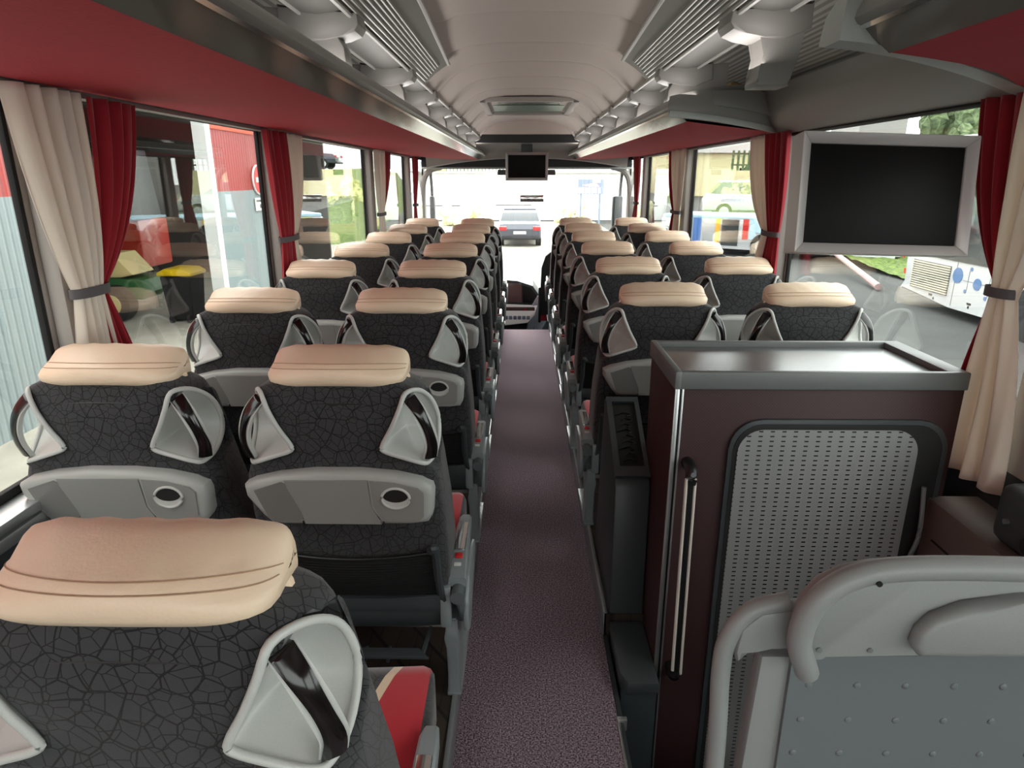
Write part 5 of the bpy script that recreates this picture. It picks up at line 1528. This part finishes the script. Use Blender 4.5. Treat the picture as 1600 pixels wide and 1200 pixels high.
# ---- pole lying on the asphalt
b = bmesh.new(); tube(b, [(8.98, 16.9, GZ + 0.1), (9.9, 22.2, GZ + 0.6)], [0.09, 0.07], 10)
tag(finish('metal_pole', b, plain('rusty_pink_steel', srgb(168, 140, 138), 0.6)), 'long pinkish steel pole lying on the asphalt outside the right window', 'pole')

# ---- vegetation and far things
def blob_bush(name, loc, size, mat, label, cat='bush', seed=0, n=26, group=None):
    rnd = random.Random(seed); bm = bmesh.new()
    for k in range(n):
        a = rnd.uniform(0, 2 * PI); r_ = rnd.random() ** 0.5 * 0.8; h = rnd.uniform(0.05, 0.85)
        rr = rnd.uniform(0.16, 0.34) * (1.1 - 0.4 * h)
        r2 = r_ * (1 - 0.55 * h)
        mtx = Matrix.Translation((math.cos(a) * r2 * size[0], math.sin(a) * r2 * size[1], h * size[2])) @ Matrix.Diagonal((size[0] * rr, size[1] * rr, size[2] * rr, 1))
        g_ = bmesh.ops.create_icosphere(bm, subdivisions=3, radius=1.0, matrix=mtx)
        for v in g_['verts']:
            v.co += Vector((rnd.uniform(-1, 1), rnd.uniform(-1, 1), rnd.uniform(-1, 1))) * 0.05 * min(size)
    o = finish(name, bm, mat, None, 0); o.location = loc
    return tag(o, label, cat, group)
# left hillside
bm = bmesh.new(); NH = 26; grid = []; rnd = random.Random(4)
for j in range(NH + 1):
    row = []
    for i in range(NH + 1):
        x = lerp(-46, -7.2, i / NH); y = lerp(27, 48, j / NH)
        h = GZ - 0.05 + max(0, min(1, (y - 28) / 17)) * 3.3 * max(0, min(1, (-6.4 - x) / 2.5)) + rnd.uniform(-0.12, 0.12)
        row.append(bm.verts.new((x, y, h)))
    grid.append(row)
for j in range(NH):
    for i in range(NH): bm.faces.new((grid[j][i], grid[j][i + 1], grid[j + 1][i + 1], grid[j + 1][i]))
o = finish('grassy_bank', bm, 'grass', None, 80); o['kind'] = 'structure'
for k, (x, y, z, sx_, sz_) in enumerate(((-13.2, 35, -0.4, 1.8, 1.5), (-11.0, 36.5, -0.2, 1.5, 1.5), (-9.4, 38, -0.1, 1.1, 1.6), (-15.5, 38, 0.3, 2.2, 1.5), (-18, 40, 0.8, 2.2, 1.9))):
    blob_bush('bush', (x, y, z), (sx_, 1.5, sz_), 'leafy', 'yellow green bush on the left bank, %s of five from the left' % ['third', 'fourth', 'fifth', 'second', 'first'][k], 'bush', 30 + k, 22, 'bushes on the left bank')
for k, (x, y, z, s_) in enumerate(((-27, 52, 0.5, 5.0), (-21, 60, 0.5, 5), (-39, 48, 0.5, 6))):
    blob_bush('tree', (x, y, z), (s_, 3, 7), 'leaf', 'green tree behind the left bank, %s of three' % ['middle one', 'rightmost', 'leftmost'][k], 'tree', 50 + k, 26, 'trees behind the left bank')
# long white hall straight ahead
e = empty('white_hall', (-2, 46, GZ), 'long white hall across the yard beyond the windscreen', 'building')
b = bmesh.new(); box(b, -5.2, 9.5, 0, 8, 0, 3.0); finish('hall_wall', b, 'whitewall', e, 0)
b = bmesh.new(); box(b, -5.4, 9.7, -0.2, 8.2, 3.0, 3.12); finish('eaves', b, 'slat', e, 0)
b = bmesh.new(); box(b, -4.6, -2.2, -0.04, 0.0, 0.90, 0.95); box(b, 0.2, 2.6, -0.04, 0.0, 0.95, 1.0); finish('ledge_line', b, 'tie', e, 0)
e = empty('advertising_sign', (3.92, 40, 0.92), 'blue grey billboard with a pink streak and pale lettering beyond the windscreen', 'sign')
b = bmesh.new(); box(b, -0.74, 0.74, -0.03, 0.03, -0.42, 0.42); box(b, -0.6, -0.5, 0.03, 0.12, -2.2, 0.3); box(b, 0.5, 0.6, 0.03, 0.12, -2.2, 0.3); finish('board', b, plain('blue_grey_print', srgb(120, 132, 150), 0.6), e, 0)
b = bmesh.new(); prism(b, [(-0.5, 0.10), (0.1, 0.20), (0.35, 0.18), (0.5, 0.0), (-0.3, 0.03)], 'xz', -0.04, -0.03); finish('pink_streak', b, plain('pink_print', srgb(226, 170, 196), 0.6), e, 0)
b = bmesh.new()
for k, w in enumerate((0.16, 0.13, 0.15, 0.13, 0.14, 0.13, 0.15)):
    x = -0.70 + k * 0.185; box(b, x, x + w, -0.045, -0.035, -0.36, -0.04 + 0.02 * (k % 2)); 
box(b, 0.1, 0.55, -0.045, -0.035, 0.22, 0.40)
finish('pale_lettering', b, 'white', e, 0)
# fence pickets on the skyline
def fence(loc, n, step, h, w, mat, label, rz=0, base=0):
    e = empty('fence', loc, label, 'fence'); e.rotation_euler = (0, 0, rz)
    for k in range(n):
        b = bmesh.new(); box(b, k * step, k * step + w, 0, 0.04, 0, h); finish('picket', b, mat, e, 0)
    b = bmesh.new(); box(b, 0, n * step, 0.04, 0.08, h * 0.25, h * 0.25 + 0.06); box(b, 0, n * step, 0.04, 0.08, h * 0.8, h * 0.8 + 0.06); finish('rail', b, mat, e, 0)
    if base:
        b = bmesh.new(); box(b, -0.1, n * step + 0.1, -0.05, 0.15, -base, 0.0); finish('plinth', b, 'cream', e, 0)
fence((-5.2, 47, 1.82), 18, 0.24, 1.0, 0.10, 'leaf', 'dark picket fence on the skyline left of the front monitor')
fence((9.8, 33, 1.75), 16, 0.26, 0.9, 0.10, 'leaf', 'green fence above the bank outside the right windows', 0.1, 2.0)
blob_bush('tree', (-7.0, 56.5, GZ - 0.1), (1.1, 1.0, 5.2), 'leafy', 'pale green tree at the top left of the windscreen', 'tree', 71, 24)
for k, (x, y, z, s_) in enumerate(((-4.4, 40, -1.1, 0.9), (-2.9, 42, -1.1, 0.7), (2.5, 41, -1.1, 0.8), (3.4, 43, -1.1, 0.8), (7.2, 40, -1.0, 0.8))):
    blob_bush('bush', (x, y, z), (s_, 0.8, s_ * 1.4), 'leafpale', 'yellow bush before the white hall, %s of five from the left' % ['first', 'second', 'third', 'fourth', 'fifth'][k], 'bush', 80 + k, 14, 'bushes before the white hall')
# right side greenery
bm = bmesh.new(); grid = []; NH = 30; rnd = random.Random(9)
for j in range(NH + 1):
    row = []
    for i in range(NH + 1):
        u, v = i / NH, j / NH
        x = lerp(10.6, 26, u); y = lerp(18.6, 25.5, v) - 2.2 * u * (1 - v)
        row.append(bm.verts.new((x, y, GZ + 0.03 + 0.35 * v + rnd.uniform(0, 0.07))))
    grid.append(row)
for j in range(NH):
    for i in range(NH): bm.faces.new((grid[j][i], grid[j][i + 1], grid[j + 1][i + 1], grid[j + 1][i]))
o = finish('grass_verge', bm, 'grass', None, 80); o['kind'] = 'structure'
for k, (x, y, s_) in enumerate(((17.0, 27.5, 2.5), (22.5, 25.5, 2.8), (25.5, 33, 3.6), (34, 29, 3.9))):
    blob_bush('tree', (x, y, 0.6), (s_, 2.6, 4.2), 'leaf', 'green tree behind the right grass verge, %s of four from the left' % ['first', 'third', 'second', 'fourth'][k], 'tree', 60 + k, 26, 'trees behind the right verge')
blob_bush('tree', (12.6, 36.8, 1.0), (1.6, 1.2, 1.2), 'leaf', 'olive green tree above the white car outside the right windows', 'tree', 91, 20)
e = empty('cream_house', (12.0, 44, 0.3), 'cream coloured house beyond the bank on the right', 'building')
b = bmesh.new(); box(b, -3, 3, 0, 5, 0, 2.6); finish('house_wall', b, 'cream', e, 0)
b = bmesh.new(); prism(b, [(-0.3, 2.6), (5.3, 2.6), (2.5, 4.0)], 'yz', -3.2, 3.2); finish('roof', b, 'bracketgrey', e, 0)
b = bmesh.new()
box(b, 1.6, 2.4, -0.03, 0, 1.0, 1.7); finish('house_window', b, 'carglass', e, 0)
e = empty('grey_shed', (12.5, 23.0, 1.15), 'grey building block seen above the large screen', 'building')
b = bmesh.new(); box(b, 0, 1.75, 3.6, 6, -2.2, 3.2); finish('shed_wall', b, 'bracketgrey', e, 0)

for s_, nm in ((-1, 'left'), (1, 'right')):
    e = empty('exterior_mirror', (s_ * 1.17, 8.60, 0.95), 'dark exterior mirror on its arm beyond the %s end of the windscreen' % nm, 'mirror')
    bm = bmesh.new(); box(bm, -0.03 if s_ < 0 else -0.09, 0.03 if s_ < 0 else 0.03, -0.06, 0.06, -0.10, 0.28, 0.02); finish('housing', bm, 'dark', e)
    bm = bmesh.new(); tube(bm, cr([(0, 0, 0.26), (0, -0.02, 0.40), (0, -0.15, 0.60), (0, -0.38, 0.66)], 5), 0.018, 8); finish('mirror_arm', bm, 'black', e)
